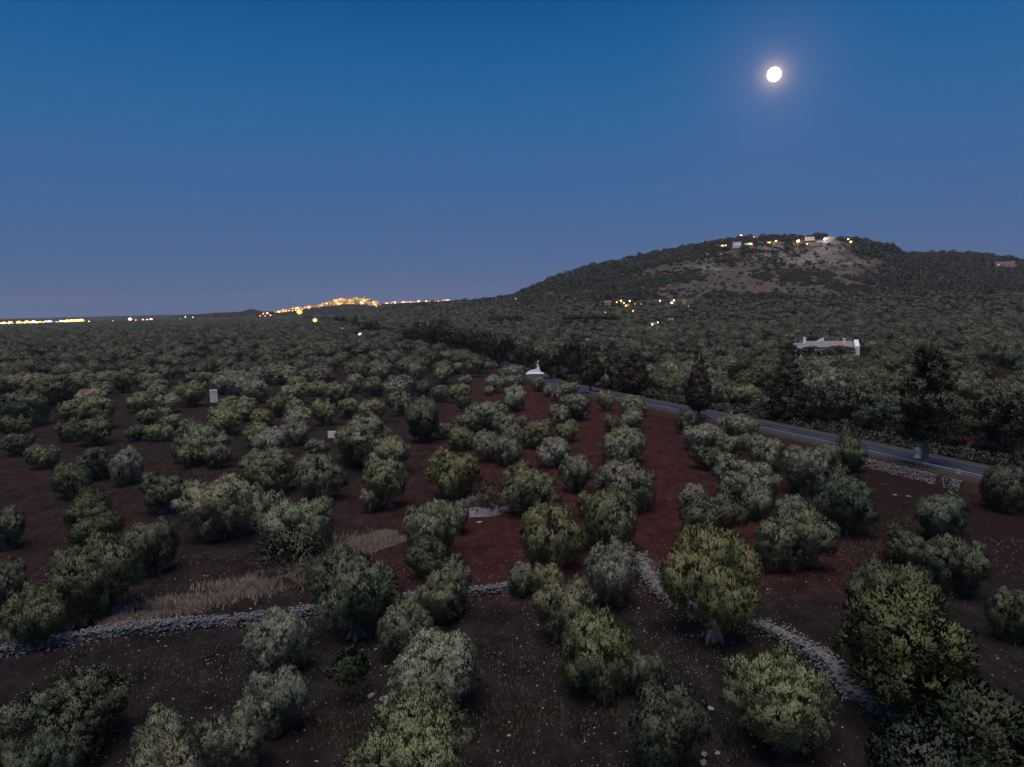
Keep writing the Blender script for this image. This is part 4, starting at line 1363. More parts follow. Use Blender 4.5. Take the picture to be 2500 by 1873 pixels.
# pebbles over the near stony field and sparse on the red soil
def strew(n, x0, x1, y0, y1, fy, seed, size):
    g = np.random.default_rng(seed)
    x = g.uniform(x0, x1, n * 6); y = np.where(g.random(n * 6) < fy, g.uniform(y0, y1, n * 6), g.uniform(y1, y1 * 1.7, n * 6))
    ok = (np.abs(x) < y * .80) & (g.random(n * 6) < .1 + .9 * vnoise(x, y, 6, seed))
    x, y = x[ok][:n], y[ok][:n]
    return np.stack([x, y, near_z(x, y) + .01], 1), size(g, len(x))


def pebbles():
    P, Sz = strew(12000, -48, 52, 28, 72, .9, 61, lambda g, n: np.minimum(.32, .035 + g.exponential(1, n) * .036))
    o = rubble('pebbles', P, Sz, 'pebble', None, .6)
    tag(o, 'small pale pebbles strewn over the dark soil', 'pebbles')


pebbles()


def clods():
    P, Sz = strew(9000, -55, 62, 58, 140, .9, 63, lambda g, n: .08 + np.minimum(.3, g.exponential(1, n) * .07))
    o = rubble('soil_clods', P, Sz, 'clod', None, .6)
    tag(o, 'dark red clods of earth over the tilled soil', 'clods')


M['clod'] = mat_plain('clod', (0.046, 0.020, 0.018), .95, .5, .5, .1)
clods()


def grass(name, label, areas, mat, blade=(.35, .8)):
    B = []
    for poly, n, wdt in areas:
        path = resample([on_flat(u / FULL, v / FULL) for u, v in poly], .5) if len(poly) > 1 else [on_flat(poly[0][0] / FULL, poly[0][1] / FULL)]
        N = frame(path) if len(path) > 1 else [Vector((0, 1, 0))]
        for _ in range(n):
            i = rnd.randrange(len(path)); a = rnd.uniform(0, 6.28); q = rnd.random() ** .5
            if len(path) > 1: p = path[i] + N[i] * rnd.gauss(0, wdt * .5) + Vector((rnd.uniform(-.5, .5), rnd.uniform(-.5, .5), 0))
            else: p = path[0] + Vector((math.cos(a) * q * wdt, math.sin(a) * q * wdt * .8, 0))
            B.append(p)
    P = np.array([list(p) for p in B]); P = P[vnoise(P[:, 0], P[:, 1], 1.7, 8) > .3]; n = len(P); P[:, 2] = near_z(P[:, 0], P[:, 1])
    g = np.random.default_rng(n)
    D = g.normal(size=(n, 3)) * .35; D[:, 2] = 1; D /= np.linalg.norm(D, axis=1)[:, None]
    S_ = np.cross(D, g.normal(size=(n, 3))); S_ /= np.linalg.norm(S_, axis=1)[:, None]
    l = g.uniform(*blade, n)[:, None]; wd = g.uniform(.02, .05, n)[:, None]
    V = np.stack([P - S_ * wd, P + S_ * wd, P + D * l + S_ * wd * .3, P + D * l - S_ * wd * .3], 1).reshape(-1, 3)
    o = obj(name, quads_mesh(name, V, n), mat)
    tag(kind(o, 'stuff'), label, 'grass')


grass('dry_grass', 'pale dry grass along the bank and terrace edges', [
    ([(230, 1345), (330, 1322), (430, 1292), (560, 1262), (690, 1235)], 12000, 2.4), ([(390, 1318), (520, 1282), (640, 1250)], 7000, 1.3), ([(720, 1195), (780, 1170), (850, 1160)], 8000, 2.6),
    ([(640, 1235), (700, 1215), (760, 1185)], 5000, 1.1), ([(0, 1385), (80, 1365), (170, 1350)], 2500, .8), ([(1010, 1090), (1040, 1075)], 1200, .9)], 'dry_grass')
grass('field_weeds', 'sparse dull weeds on the fields between the trees', [
    ([(120, 1440), (500, 1420), (900, 1450), (1300, 1420), (1700, 1480)], 9000, 9), ([(80, 1180), (400, 1010), (260, 1060)], 6000, 8), ([(1950, 1110), (1830, 1180), (1750, 1240)], 4000, 6),
    ([(700, 1600), (1200, 1560), (1600, 1600)], 6000, 6), ([(300, 1000), (450, 930), (560, 900)], 4000, 10)], 'weed', (.1, .3))

# ------------------------------------------------------------------ buildings
def house(label, loc, rz, wd, dp, ht, wall='white_wall', group=None, nwin=2, door=True, parapet=True, chimney=False, lit=0, cat='house', name='house', sill=True, floors=1):
    root = thing(name, label, cat, loc, rz, group)
    obj('wall', boxm(-wd / 2, wd / 2, -dp / 2, dp / 2, -1.5, ht), wall, root)
    bm = bmesh.new()
    if parapet:
        e = min(.35, wd * .06)
        for a in ((-wd / 2 - .05, wd / 2 + .05, -dp / 2 - .05, -dp / 2 + e), (-wd / 2 - .05, wd / 2 + .05, dp / 2 - e, dp / 2 + .05), (-wd / 2 - .05, -wd / 2 + e, -dp / 2 + e, dp / 2 - e), (wd / 2 - e, wd / 2 + .05, -dp / 2 + e, dp / 2 - e)):
            box(bm, *a, ht + .003, ht + .5)
    else:
        h2 = ht + wd * .12
        vs = [bm.verts.new(c_) for c_ in ((-wd / 2 - .3, -dp / 2 - .3, ht), (wd / 2 + .3, -dp / 2 - .3, ht), (wd / 2 + .3, dp / 2 + .3, ht), (-wd / 2 - .3, dp / 2 + .3, ht), (-wd / 2 - .3, 0, h2), (wd / 2 + .3, 0, h2))]
        for f in ((0, 1, 5, 4), (3, 4, 5, 2), (0, 4, 3), (1, 2, 5), (0, 3, 2, 1)): bm.faces.new([vs[i] for i in f])
    rf = obj('roof', bm, wall if parapet else 'roof', root)
    if chimney:
        obj('chimney', boxm(wd * .2, wd * .2 + .9, 0, .9, ht - .2, ht + 1.9), wall, rf)
    for fl in range(floors):
        for k in range(nwin):
            x_ = (k + .5) / nwin * wd - wd / 2 + (wd * .08 if door else 0)
            z_ = (fl + .42) * ht / floors
            ws = min(.55, wd * .08); hs = min(.75, ht * .16)
            f_ = obj('window', boxm(x_ - ws - .12, x_ + ws + .12, -dp / 2 - .06, -dp / 2 + .05, z_ - .12, z_ + 2 * hs + .12), wall, root)
            obj('pane', boxm(x_ - ws, x_ + ws, -dp / 2 - .075, -dp / 2 + .02, z_, z_ + 2 * hs), 'lit_window' if k < lit else 'pane', f_)
    if door:
        obj('door', boxm(-wd * .42, -wd * .42 + min(1.1, wd * .2), -dp / 2 - .05, -dp / 2 + .05, -.2, min(2.2, ht * .7)), 'door', root)
    return root


def face_cam(p):
    return math.atan2(-p.x, p.y)       # front (-y) turned to the camera


# the white farmhouse
p = hit(2014, 877)
fh_ = thing('farmhouse', 'long white farmhouse with grey roof and chimneys among the olives', 'house', p, face_cam(p) + .08)
obj('wall', boxm(-12.3, -8.6, -4, 4, -1, 6.3), 'white_wall', fh_)
obj('wall', boxm(-8.6, 10.6, -3.4, 4, -1, 5.2), 'white_wall', fh_)
obj('wall', boxm(10.6, 12.4, -5.6, 4.2, -1, 5.6), 'white_wall', fh_)
bm = bmesh.new()
vs = [bm.verts.new(c_) for c_ in ((-8.6, -3.8, 5.15), (10.6, -3.8, 5.15), (10.6, 3.9, 7.3), (-8.6, 3.9, 7.3), (-8.6, 3.9, 5.1), (10.6, 3.9, 5.1))]
for f in ((0, 1, 2, 3), (3, 2, 5, 4), (0, 3, 4), (1, 5, 2), (0, 4, 5, 1)): bm.faces.new([vs[i] for i in f])
rf = obj('roof', bm, 'roof', fh_)
for x_, y_, z0, z1, s_ in ((-8.0, 1, 5.8, 8.9, .55), (-4.4, -3.2, 4.9, 6.6, .4), (7.2, 1, 6.0, 8.3, .5)):
    ch = obj('chimney', boxm(x_ - s_, x_ + s_, y_ - s_, y_ + s_, z0, z1), 'white_wall', rf)
    box_ = boxm(x_ - s_ - .12, x_ + s_ + .12, y_ - s_ - .12, y_ + s_ + .12, z1 + .003, z1 + .22)
    o = obj('chimney_cap', box_, 'white_wall', fh_)
bm = bmesh.new()      # quarter-round gable standing on the roof
pr = [(-3.4, 0)] + [(-3.4 + 3.0 * t, 1.75 * t ** .75) for t in (.2, .4, .6, .8, 1.0)] + [(-.4, 0)]
a = [bm.verts.new((x_, 2.2, 7.0 + z_)) for x_, z_ in pr]; b = [bm.verts.new((x_, 3.6, 7.0 + z_)) for x_, z_ in pr]
bm.faces.new(a); bm.faces.new(b[::-1])
for k in range(len(a)): bm.faces.new((a[k], b[k], b[(k + 1) % len(a)], a[(k + 1) % len(a)]))
bmesh.ops.recalc_face_normals(bm, faces=bm.faces)
obj('stair_hood', bm, 'white_wall', fh_)
bm = bmesh.new()      # shaped gable of the right wing
pr = [(-5.6, 5.55), (-3.8, 6.4), (-1.6, 7.6), (-.8, 8.0), (0, 7.4), (2, 6.6), (4.2, 5.55)]
a = [bm.verts.new((10.65, y_, z_)) for y_, z_ in pr]; b = [bm.verts.new((12.35, y_, z_)) for y_, z_ in pr]
bm.faces.new(a); bm.faces.new(b[::-1])
for k in range(len(a)): bm.faces.new((a[k], b[k], b[(k + 1) % len(a)], a[(k + 1) % len(a)]))
bmesh.ops.recalc_face_normals(bm, faces=bm.faces)
obj('gable', bm, 'white_wall', fh_)
obj('parapet', boxm(-12.4, -8.5, -4.1, -3.7, 6.303, 6.8), 'white_wall', fh_)
obj('cornice', boxm(-8.6, 10.6, -3.55, -3.4, 3.6, 3.75), 'white_wall', fh_)
for x_ in (-10.6, -6.2, -2.6, 1.2, 4.6, 8.4):
    y_ = -4.0 if x_ < -9 else -3.4
    f_ = obj('window', boxm(x_ - .6, x_ + .6, y_ - .05, y_ + .05, 1.2, 2.9), 'grey_wall', fh_)
    obj('pane', boxm(x_ - .48, x_ + .48, y_ - .07, y_, 1.32, 2.78), 'pane', f_)
bm = bmesh.new(); tube(bm, [(-11.4, 0, 6.2), (-11.4, 0, 8.4)], .05, 6)
obj('antenna', bm, 'pole', fh_)

G = 'houses scattered over the plain and hill'


def house_at(label, u, v, wpx, hpx, wall='white_wall', dpf=.6, rz=0.0, **k):
    p = hit(u, v)
    if p is None:
        return None
    depth = p.y
    wd = wpx / FPX * depth; ht = hpx / FPX * depth
    return house(label, p, face_cam(p) + rz, wd, max(1.0, wd * dpf), ht, wall, group=k.pop('group', G), **k)


house_at('small white cube house with a pole left of the farmhouse', 1881, 862, 13, 9, nwin=1)
house_at('pale grey flat house among the olives right of the farmhouse', 2275, 802, 15, 10, 'cream_wall', nwin=1)
house_at('small white house with sloping roof behind the black conifer', 1429, 842, 17, 13, parapet=False, nwin=1)
house_at('tall narrow white hut standing in the left grove', 523, 983, 14, 26, 'white_wall', dpf=.9, nwin=0, door=False, rz=.3, name='hut', cat='hut')
house_at('tiny white house far off at the left edge', 14, 836, 8, 5, nwin=1)
house_at('tiny long white house far off below the left town', 110, 818, 12, 5, nwin=1)
house_at('pinkish long villa on the lower left flank of the hill', 1353, 722, 27, 7, 'pink_wall', nwin=4)
house_at('pink gabled house left of the orange lit cluster', 1484, 746, 18, 9, 'pink_wall', parapet=False, nwin=2)
house_at('tiny white house low on the slope below the pinkish villa', 1373, 742, 8, 3, nwin=1)
house_at('white lit house beside the palm', 1594, 797, 14, 8, nwin=2, lit=1)
house_at('white flat house first right of the palm', 1635, 786, 17, 6, nwin=3)
house_at('white flat house second right of the palm', 1660, 787, 13, 5, nwin=2)
house_at('low white shed below the two white flat houses', 1669, 799, 13, 3, nwin=1)
house_at('small pale barn left of the palm', 1563, 785, 7, 4, nwin=1)
house_at('faint grey farm building in the grove below the umbrella pines', 1519, 848, 18, 8, 'grey_wall', nwin=1)
# lit cluster at the foot of the hill
for n_, (u, v, wp, hp, wl) in enumerate(((1508, 741, 12, 8, 'cream_wall'), (1520, 743, 12, 9, 'pink_wall'), (1530, 748, 9, 5, 'cream_wall'), (1537, 737, 9, 6, 'cream_wall'))):
    house_at(f'orange lit house at the foot of the hill, {ordinal(n_ + 1)} from the left in its cluster', u, v, wp, hp, wl, nwin=2, lit=2)
for n_, (u, v, wp, hp) in enumerate(((1642, 743, 12, 6), (1668, 742, 14, 6))):
    house_at(f'pale house behind the yellow-lit tree, {"left" if n_ == 0 else "right"} one', u, v, wp, hp, 'cream_wall', nwin=2, lit=1)
# villas on the summit
for a, b, wp, hp, wl, lab in VILLAS:
    u, v = c7(a, b)
    house_at(lab, u, v, wp / 4.424 * .8, hp / 4.424 * .85, wl, nwin=3 if hp > 20 else 1, door=hp > 24, group='villas on the summit')
c4 = lambda a, b: (1850 + a / 3.403, 550 + b / 3.403)
u, v = c4(2050, 352); house_at('orange lit fortified farm on the far right ridge', u, v, 140 / 3.4, 46 / 3.4, 'pink_wall', nwin=4, lit=1)
u, v = c4(2130, 354); house_at('low lit annex right of the fortified farm', u, v, 50 / 3.4, 24 / 3.4, 'pink_wall', nwin=1, lit=1)
u, v = c4(1875, 350); house_at('small white house below the right ridge', u, v, 45 / 3.4, 20 / 3.4, 'white_wall', nwin=1)
u, v = c4(1750, 242); house_at('white house on the skyline of the right ridge', u, v, 70 / 3.4, 16 / 3.4, 'white_wall', nwin=2)

# white trough
p = on_flat(813, 1066)
tr = thing('water_trough', 'small white notched trough between the olives', 'trough', p, .1)
bm = bmesh.new()
box(bm, -.9, .9, -.5, -.38, -.2, 1.0); box(bm, -.9, .9, .38, .5, -.2, 1.0); box(bm, -.9, -.78, -.38, .38, -.2, 1.0); box(bm, .78, .9, -.38, .38, -.2, 1.0); box(bm, -.78, .78, -.38, .38, -.2, .5)
obj('basin', bm, 'white_wall', tr)
for x_ in (-.8, -.3, .2, .75):
    obj('notch_stone', boxm(x_ - .12, x_ + .12, -.52, -.36, 1.003, 1.22), 'white_wall', tr)

# the white monument at the bend of the road
p = on_flat(1306, 913)
mo = thing('monument', 'white roadside monument with a statue on a pedestal at the road bend', 'monument', p, face_cam(p))
bm = bmesh.new(); box(bm, -3.4, 3.2, -2.2, 2.2, -.3, .22); obj('step', bm, 'white_wall', mo)
bm = bmesh.new(); box(bm, -2.8, 2.5, -1.7, 1.7, .223, .55); obj('step', bm, 'white_wall', mo)
bm = bmesh.new()      # wing sloping up to the pedestal
pr = [(-2.6, .553), (2.0, .553), (2.0, 2.2), (1.0, 2.2), (.2, 1.75), (-2.6, .9)]
a = [bm.verts.new((x_, -.9, z_)) for x_, z_ in pr]; b = [bm.verts.new((x_, .9, z_)) for x_, z_ in pr]
bm.faces.new(a); bm.faces.new(b[::-1])
for k in range(len(a)): bm.faces.new((a[k], b[k], b[(k + 1) % len(a)], a[(k + 1) % len(a)]))
bmesh.ops.recalc_face_normals(bm, faces=bm.faces)
obj('wing', bm, 'white_wall', mo)
bm = bmesh.new(); box(bm, .75, 1.95, -.6, .6, 2.203, 3.3); box(bm, .62, 2.08, -.72, .72, 3.303, 3.45); obj('pedestal', bm, 'white_wall', mo)
bm = bmesh.new(); tube(bm, [(1.35, 0, 3.453), (1.35, 0, 3.9), (1.35, 0, 4.4), (1.33, 0, 4.65), (1.35, 0, 4.72)], [.34, .30, .26, .20, .08], 12)
tube(bm, [(1.12, -.05, 4.5), (1.0, -.22, 4.25), (1.25, -.30, 4.2)], [.08, .07, .05], 7); tube(bm, [(1.58, -.05, 4.5), (1.68, -.22, 4.25), (1.42, -.30, 4.2)], [.08, .07, .05], 7)
ball(bm, .15, (1.35, -.02, 4.86), 2, (1, 1, 1.2))
obj('statue', bm, 'white_wall', mo, True)

# road sign (seen from behind) by the tall pine
gi = min(range(len(RP)), key=lambda i: abs(project(RP[i] + RN[i] * 5.0)[0] - 2233))
p = RP[gi] + RN[gi] * 5.0
sg = thing('road_sign', 'grey back of a road sign on a thin post behind the guardrail', 'road sign', p, face_cam(p))
bm = bmesh.new(); tube(bm, [(0, 0, -.3), (0, 0, 2.9)], .04, 8); obj('post', bm, 'metal', sg)
bm = bmesh.new()
a = [bm.verts.new((x_, -.07, z_)) for x_, z_ in ((-.5, 1.35), (.5, 1.35), (0, 2.2))]; b = [bm.verts.new((x_, -.045, z_)) for x_, z_ in ((-.5, 1.35), (.5, 1.35), (0, 2.2))]
bm.faces.new(a); bm.faces.new(b[::-1])
for k in range(3): bm.faces.new((a[k], b[k], b[(k + 1) % 3], a[(k + 1) % 3]))
bmesh.ops.recalc_face_normals(bm, faces=bm.faces)
obj('triangle_plate', bm, 'sign_back', sg)
obj('plate', boxm(-.35, .35, -.07, -.045, 2.3, 2.85), 'sign_back', sg)

# utility poles
for n_, (o_, a, b, t, lab) in enumerate(((0, 935, 808, 730, 'thin pole in the left grove, the leftmost one'), (0, 1645, 785, 690, 'thin pale pole in the left grove below the row of lights'), (1, 278, 742, 705, 'short pole in the grove left of the violet lamp'),
                                         (1, 1310, 685, 618, 'pole in the grove at the end of the dark conifer row'), (2, 595, 545, 508, 'pole just below the umbrella pines'), (2, 1135, 645, 612, 'pole right of the small white house'), (2, 310, 560, 530, 'pole left below the umbrella pines'),
                                         (2, 1848, 665, 632, 'pole in the grove left of the farmhouse'), (2, 2165, 690, 650, 'pole in the grove nearest left of the farmhouse'), (4, 530, 1375, 1240, 'pole beside the wide dark cypress'), (4, 1100, 1490, 1368, 'pole left of the tallest pine'),
                                         (4, 90, 1062, 955, 'pale pole rising over the small white cube house'), (1, 2055 - 3403 + 3403, 700, 560, 'pole among the dark conifer row'))):
    ox, oy = {0: (0, 650), 1: (600, 650), 2: (1200, 650), 4: (1850, 550)}[o_]
    u, vb, vt = ox + a / 3.403, oy + b / 3.403, oy + t / 3.403
    p = hit(u, vb)
    d = ray(u, vt); h = CAM_H + d.z * (p.y / d.y) - p.z
    h = min(max(h, 5), 11)
    po = thing('utility_pole', lab, 'pole', p, face_cam(p), 'utility poles')
    bm = bmesh.new(); tube(bm, [(0, 0, -.5), (0, 0, h)], [.17, .11], 8); obj('shaft', bm, 'pole', po)
    obj('crossarm', boxm(-.7, .7, -.12, -.22, h - .7, h - .55) if False else boxm(-.6, .6, -.24, -.12, h - .75, h - .6), 'pole', po)
    for s_ in (-.5, 0, .5):
        bm = bmesh.new(); tube(bm, [(s_, -.18, h - .6), (s_, -.18, h - .38)], [.05, .04], 6); obj('insulator', bm, 'white_wall', po)

# lattice masts
def mast(label, u, vb, vt, y=None, wd=1.6):
    p = hit(u, vb) if y is None else Vector((at_y(u, vb, y).x, y, terr(at_y(u, vb, y).x, y)))
    d = ray(u, vt); h = CAM_H + d.z * (p.y / d.y) - p.z
    h = max(h, 10)
    po = thing('lattice_mast', label, 'mast', p, face_cam(p))
    k = max(1.0, p.y / 900.0)
    for sx, sy in ((-1, -1), (1, -1), (1, 1), (-1, 1)):
        bm = bmesh.new(); tube(bm, [(sx * wd, sy * wd, -1), (sx * wd * .15, sy * wd * .15, h)], .10 * k, 5); obj('leg', bm, 'lattice', po)
    n = 9
    for s in range(n):
        z0, z1 = h * s / n, h * (s + 1) / n; a0 = wd * (1 - .85 * z0 / h); a1 = wd * (1 - .85 * z1 / h)
        for q in range(4):
            c0 = ((-1, -1), (1, -1), (1, 1), (-1, 1))[q]; c1_ = ((1, -1), (1, 1), (-1, 1), (-1, -1))[q]
            bm = bmesh.new(); tube(bm, [(c0[0] * a0, c0[1] * a0, z0), (c1_[0] * a1, c1_[1] * a1, z1)], .05 * k, 4); obj('brace', bm, 'lattice', po)
    for z in (.84, .92):
        bm = bmesh.new(); tube(bm, [(-wd * 1.4, 0, h * z), (wd * 1.4, 0, h * z)], .08 * k, 5); obj('arm', bm, 'lattice', po)


mast('tall lattice mast right of the umbrella pines', *c3(1058, 500), c3(0, 358)[1])
mast('lattice mast on the slope left of the pinkish villa', *c3(298, 338), c3(0, 282)[1])
mast('far lattice mast on the skyline left of the lit town', 708, 760, 732, 2900, 3.0)

# palm by the lit house
p = hit(1584, 796)
pl = thing('palm_tree', 'lit palm tree beside the white house in the grove', 'palm', p)
bm = bmesh.new(); tube(bm, [(0, 0, -.5), (.1, 0, 3), (0, 0, 6.4)], [.35, .28, .26], 8); obj('trunk', bm, 'bark', pl)
bm = bmesh.new()
for k in range(22):
    a = k * 2.4; el = .9 - .07 * k
    pts = [Vector((0, 0, 6.3))]
    for s in range(1, 6):
        r_ = s * .62; pts.append(Vector((math.cos(a) * r_, math.sin(a) * r_, 6.3 + r_ * el - .13 * r_ * r_)))
    for A, B in zip(pts, pts[1:]):
        s_ = Vector((-math.sin(a), math.cos(a), 0)) * .28
        dz = Vector((0, 0, -.15))
        va = [bm.verts.new(q) for q in (A - s_ + dz, A, B, B - s_ + dz)]; bm.faces.new(va)
        va = [bm.verts.new(q) for q in (A, A + s_ + dz, B + s_ + dz, B)]; bm.faces.new(va)
c = obj('crown', bm, 'leaf', pl); c.color = (.10, .11, .05, 1)

# ------------------------------------------------------------------ lamps
GLB = {}
for nm in ('lit_warm', 'lit_amber', 'lit_white', 'lit_violet', 'lit_red'):
    bm = bmesh.new(); ball(bm, 1.0, (0, 0, 0), 2, (1, 1, .8)); me = bpy.data.meshes.new('lantern'); bm.to_mesh(me); bm.free(); me.materials.append(M[nm]); GLB[nm] = me
bm = bmesh.new(); tube(bm, [(0, 0, -1), (0, 0, .7), (0, 0, 1)], [.02, .016, .014], 6); PSH = bpy.data.meshes.new('post'); bm.to_mesh(PSH); bm.free(); PSH.materials.append(M['pole'])
LAMP_COL = {'lit_warm': (1, .6, .25), 'lit_amber': (1, .48, .12), 'lit_white': (1, .88, .75), 'lit_violet': (.85, .75, 1), 'lit_red': (1, .1, .08)}


def lamp(label, u, v, size_px, col, group, y=None, hgt=7.0, power=0.0, name='street_lamp'):
    """a lantern seen at (u, v) on a post that stands on the terrain below it"""
    d = ray(u, v)
    if y is None:
        ys = np.arange(250, 4200, 4.0); t = ys / d.y
        f = (CAM_H + d.z * t) - terr_np(d.x * t, ys) - hgt
        k = np.nonzero(f <= 0)[0]
        y = float(ys[k[0]]) if len(k) else 2600.0
    q = d * (y / d.y) + Vector((0, 0, CAM_H))
    zg = terr(q.x, q.y)
    h = max(q.z - zg, 2.0)
    r = size_px / FPX * y * .5
    root = thing(name, label, 'street lamp', (q.x, q.y, zg), 0, group)
    ps = obj('post', PSH, None, root); ps.scale = (max(6, h * .9), max(6, h * .9), h)
    g_ = obj('lantern', GLB[col], None, root); g_.location = (0, 0, h); g_.scale = (r, r, r)
    if power:
        L = bpy.data.lights.new('lamp_light', 'POINT'); L.energy = power; L.color = LAMP_COL[col]; L.shadow_soft_size = 1.0
        lo = bpy.data.objects.new('lamp_light', L); C.objects.link(lo); lo.parent = root; lo.location = (0, -r - 1.5, h + r)
    return root


for a, b, s, cl, pw, lab in ((70, 222, 3, 'lit_white', 0, 'tiny white lamp on the left shoulder of the summit'), (483, 160, 7, 'lit_warm', 9000, 'bright warm lamp on the crest over the white villa'), (262, 268, 3.5, 'lit_warm', 0, 'warm garden lamp, left of three below the left crest'),
                             (285, 265, 4, 'lit_warm', 4000, 'warm garden lamp, middle of three below the left crest'), (318, 262, 4, 'lit_warm', 0, 'warm garden lamp, right of three below the left crest'), (577, 244, 4, 'lit_warm', 3000, 'warm lamp right of the cliff-top villa'),
                             (775, 230, 3, 'lit_warm', 0, 'left of two warm lamps at the middle of the summit'), (793, 231, 3.5, 'lit_warm', 3000, 'right of two warm lamps at the middle of the summit'), (860, 215, 5, 'lit_amber', 2500, 'dim amber lamp among trees at the middle of the summit'),
                             (1097, 218, 8, 'lit_warm', 9000, 'brightest lamp on the summit left of the long villa'), (1197, 247, 4, 'lit_amber', 2500, 'small amber lamp below the long summit villa'), (1387, 195, 7, 'lit_white', 7000, 'white lamp between the two summit villas'),
                             (1640, 195, 4, 'lit_warm', 3000, 'upper of two lamps at the right end of the summit'), (1668, 225, 5.5, 'lit_warm', 4000, 'lower of two lamps at the right end of the summit'), (620, 172, 3, 'lit_amber', 0, 'small amber lamp at the dim crest villa')):
    u, v = c7(a, b)
    lamp(lab, u, v, s, cl, 'lamps on the summit', hgt=6, power=pw)
for a, b, s, cl, pw, lab in ((1040, 300, 3.5, 'lit_amber', 1500, 'orange lamp at the left of the lit cluster'), (1075, 288, 3.5, 'lit_warm', 1500, 'warm lamp over the lit cluster'), (1100, 305, 3.5, 'lit_warm', 1500, 'warm lamp inside the lit cluster'), (1115, 330, 4, 'lit_amber', 1500, 'low orange lamp under the lit cluster'),
                             (1148, 290, 5, 'lit_amber', 2000, 'bright orange lamp at the right of the lit cluster'), (1190, 313, 2.5, 'lit_amber', 0, 'faint orange lamp right of the lit cluster'), (1176, 372, 3.5, 'lit_amber', 800, 'lone orange lamp below the lit cluster'), (1400, 288, 3.5, 'lit_white', 800, 'small white lamp left of the yellow-lit tree'),
                             (1497, 305, 5, 'lit_white', 2500, 'white-yellow lamp under the yellow-lit tree'), (1515, 285, 4, 'lit_warm', 2500, 'yellow lamp inside the lit tree'), (1638, 332, 2, 'lit_amber', 0, 'tiny amber lamp right of the lit tree'), (1382, 468, 4, 'lit_warm', 500, 'yellow lamp right of the palm'),
                             (1335, 485, 4, 'lit_white', 900, 'white lamp at the lit house by the palm'), (945, 383, 2, 'lit_white', 0, 'tiny white lamp left below the lit cluster'), (200, 272, 2, 'lit_white', 0, 'tiny white lamp far left on the lower slope'), (1240, 315, 2, 'lit_amber', 0, 'tiny amber lamp between cluster and lit tree')):
    u, v = c3(a, b)
    lamp(lab, u, v, s, cl, 'lamps at the foot of the hill', hgt=8.5, power=pw)
lamp('violet-white street lamp on a pale pole in the grove', 880, 817, 10, 'lit_violet', 'road lamps', y=535, power=300)
lamp('red signal light in the grove before the black trees', 834, 803, 7, 'lit_red', 'road lamps', y=700, name='signal_lamp')
lamp('yellow-white street lamp beside the far black trees', 769, 782, 10, 'lit_warm', 'road lamps', y=950, power=900)
lamp('big orange street lamp at the left of the lit town', 731, 762, 13, 'lit_amber', 'road lamps', y=1900, power=2500)
c1 = lambda a, b: (a / 3.403, 650 + b / 3.403)
far_l = [(740, 458, 3, 'lit_white'), (905, 465, 3, 'lit_warm'), (870, 465, 2.5, 'lit_warm'), (935, 456, 4, 'lit_amber'), (1012, 456, 3, 'lit_white'), (1080, 440, 8, 'lit_white'), (1128, 448, 3, 'lit_warm'), (1188, 445, 4.5, 'lit_warm'), (1222, 444, 4, 'lit_warm'), (1255, 444, 7, 'lit_white'),
         (1305, 448, 3, 'lit_white'), (1385, 443, 3, 'lit_warm'), (1418, 450, 5, 'lit_warm'), (1500, 440, 2.2, 'lit_white'), (1540, 422, 3, 'lit_white'), (1602, 425, 3, 'lit_warm'), (1708, 432, 9, 'lit_violet'), (1745, 432, 6, 'lit_white'), (1775, 431, 7, 'lit_warm'), (1836, 428, 3, 'lit_white'), (1888, 428, 2, 'lit_white'),
         (1920, 420, 2, 'lit_warm'), (2040, 410, 3, 'lit_white'), (2060, 408, 2.5, 'lit_white'), (2165, 415, 3, 'lit_amber'), (2200, 405, 4, 'lit_amber'), (2212 + 30, 415, 4, 'lit_amber')]
for n_, (a, b, s, cl) in enumerate(far_l):
    u, v = c1(a, b)
    lamp(f'far {dict(lit_white="white", lit_warm="warm", lit_amber="amber", lit_violet="violet")[cl]} lamp on the left horizon, {ordinal(n_ + 1)} from the left past the bright town', u, v, s, cl, 'lamps along the left horizon', y=2500 + 20 * n_, power=0)
for n_, (a, b, s) in enumerate(((145, 395, 4), (178, 390, 6), (205, 408, 4), (160, 415, 3), (235, 420, 4), (120, 412, 3))):
    u, v = c2(a, b)
    lamp(f'orange lamp of the small lit farm on the horizon, {ordinal(n_ + 1)} of its group', u, v, s, 'lit_amber', 'lamps of the small lit farm', y=2700)

# ------------------------------------------------------------------ towns: lamps and houses
def town_house(label, x, y, z, wd, dp, ht, wall, group):
    root = thing('town_house', label, 'house', (x, y, z), face_cam(Vector((x, y, 0))) + rnd.uniform(-.3, .3), group)
    obj('wall', boxm(-wd / 2, wd / 2, -dp / 2, dp / 2, -6, ht), wall, root)
    obj('parapet', boxm(-wd / 2 - .2, wd / 2 + .2, -dp / 2 - .2, dp / 2 + .2, ht + .003, ht + .9), wall, root)
    for k in range(2):
        x_ = (k + .5) / 2 * wd - wd / 2
        obj('window', boxm(x_ - 1, x_ + 1, -dp / 2 - .15, -dp / 2 + .1, ht * .45, ht * .45 + 2.4), 'lit_window', root)
    return root


def point(p, e, col, size=2.0, parent=None):
    L = bpy.data.lights.new('flood_light', 'POINT'); L.energy = e; L.color = col; L.shadow_soft_size = size
    o = bpy.data.objects.new('flood_light', L); C.objects.link(o); o.location = p
    return o


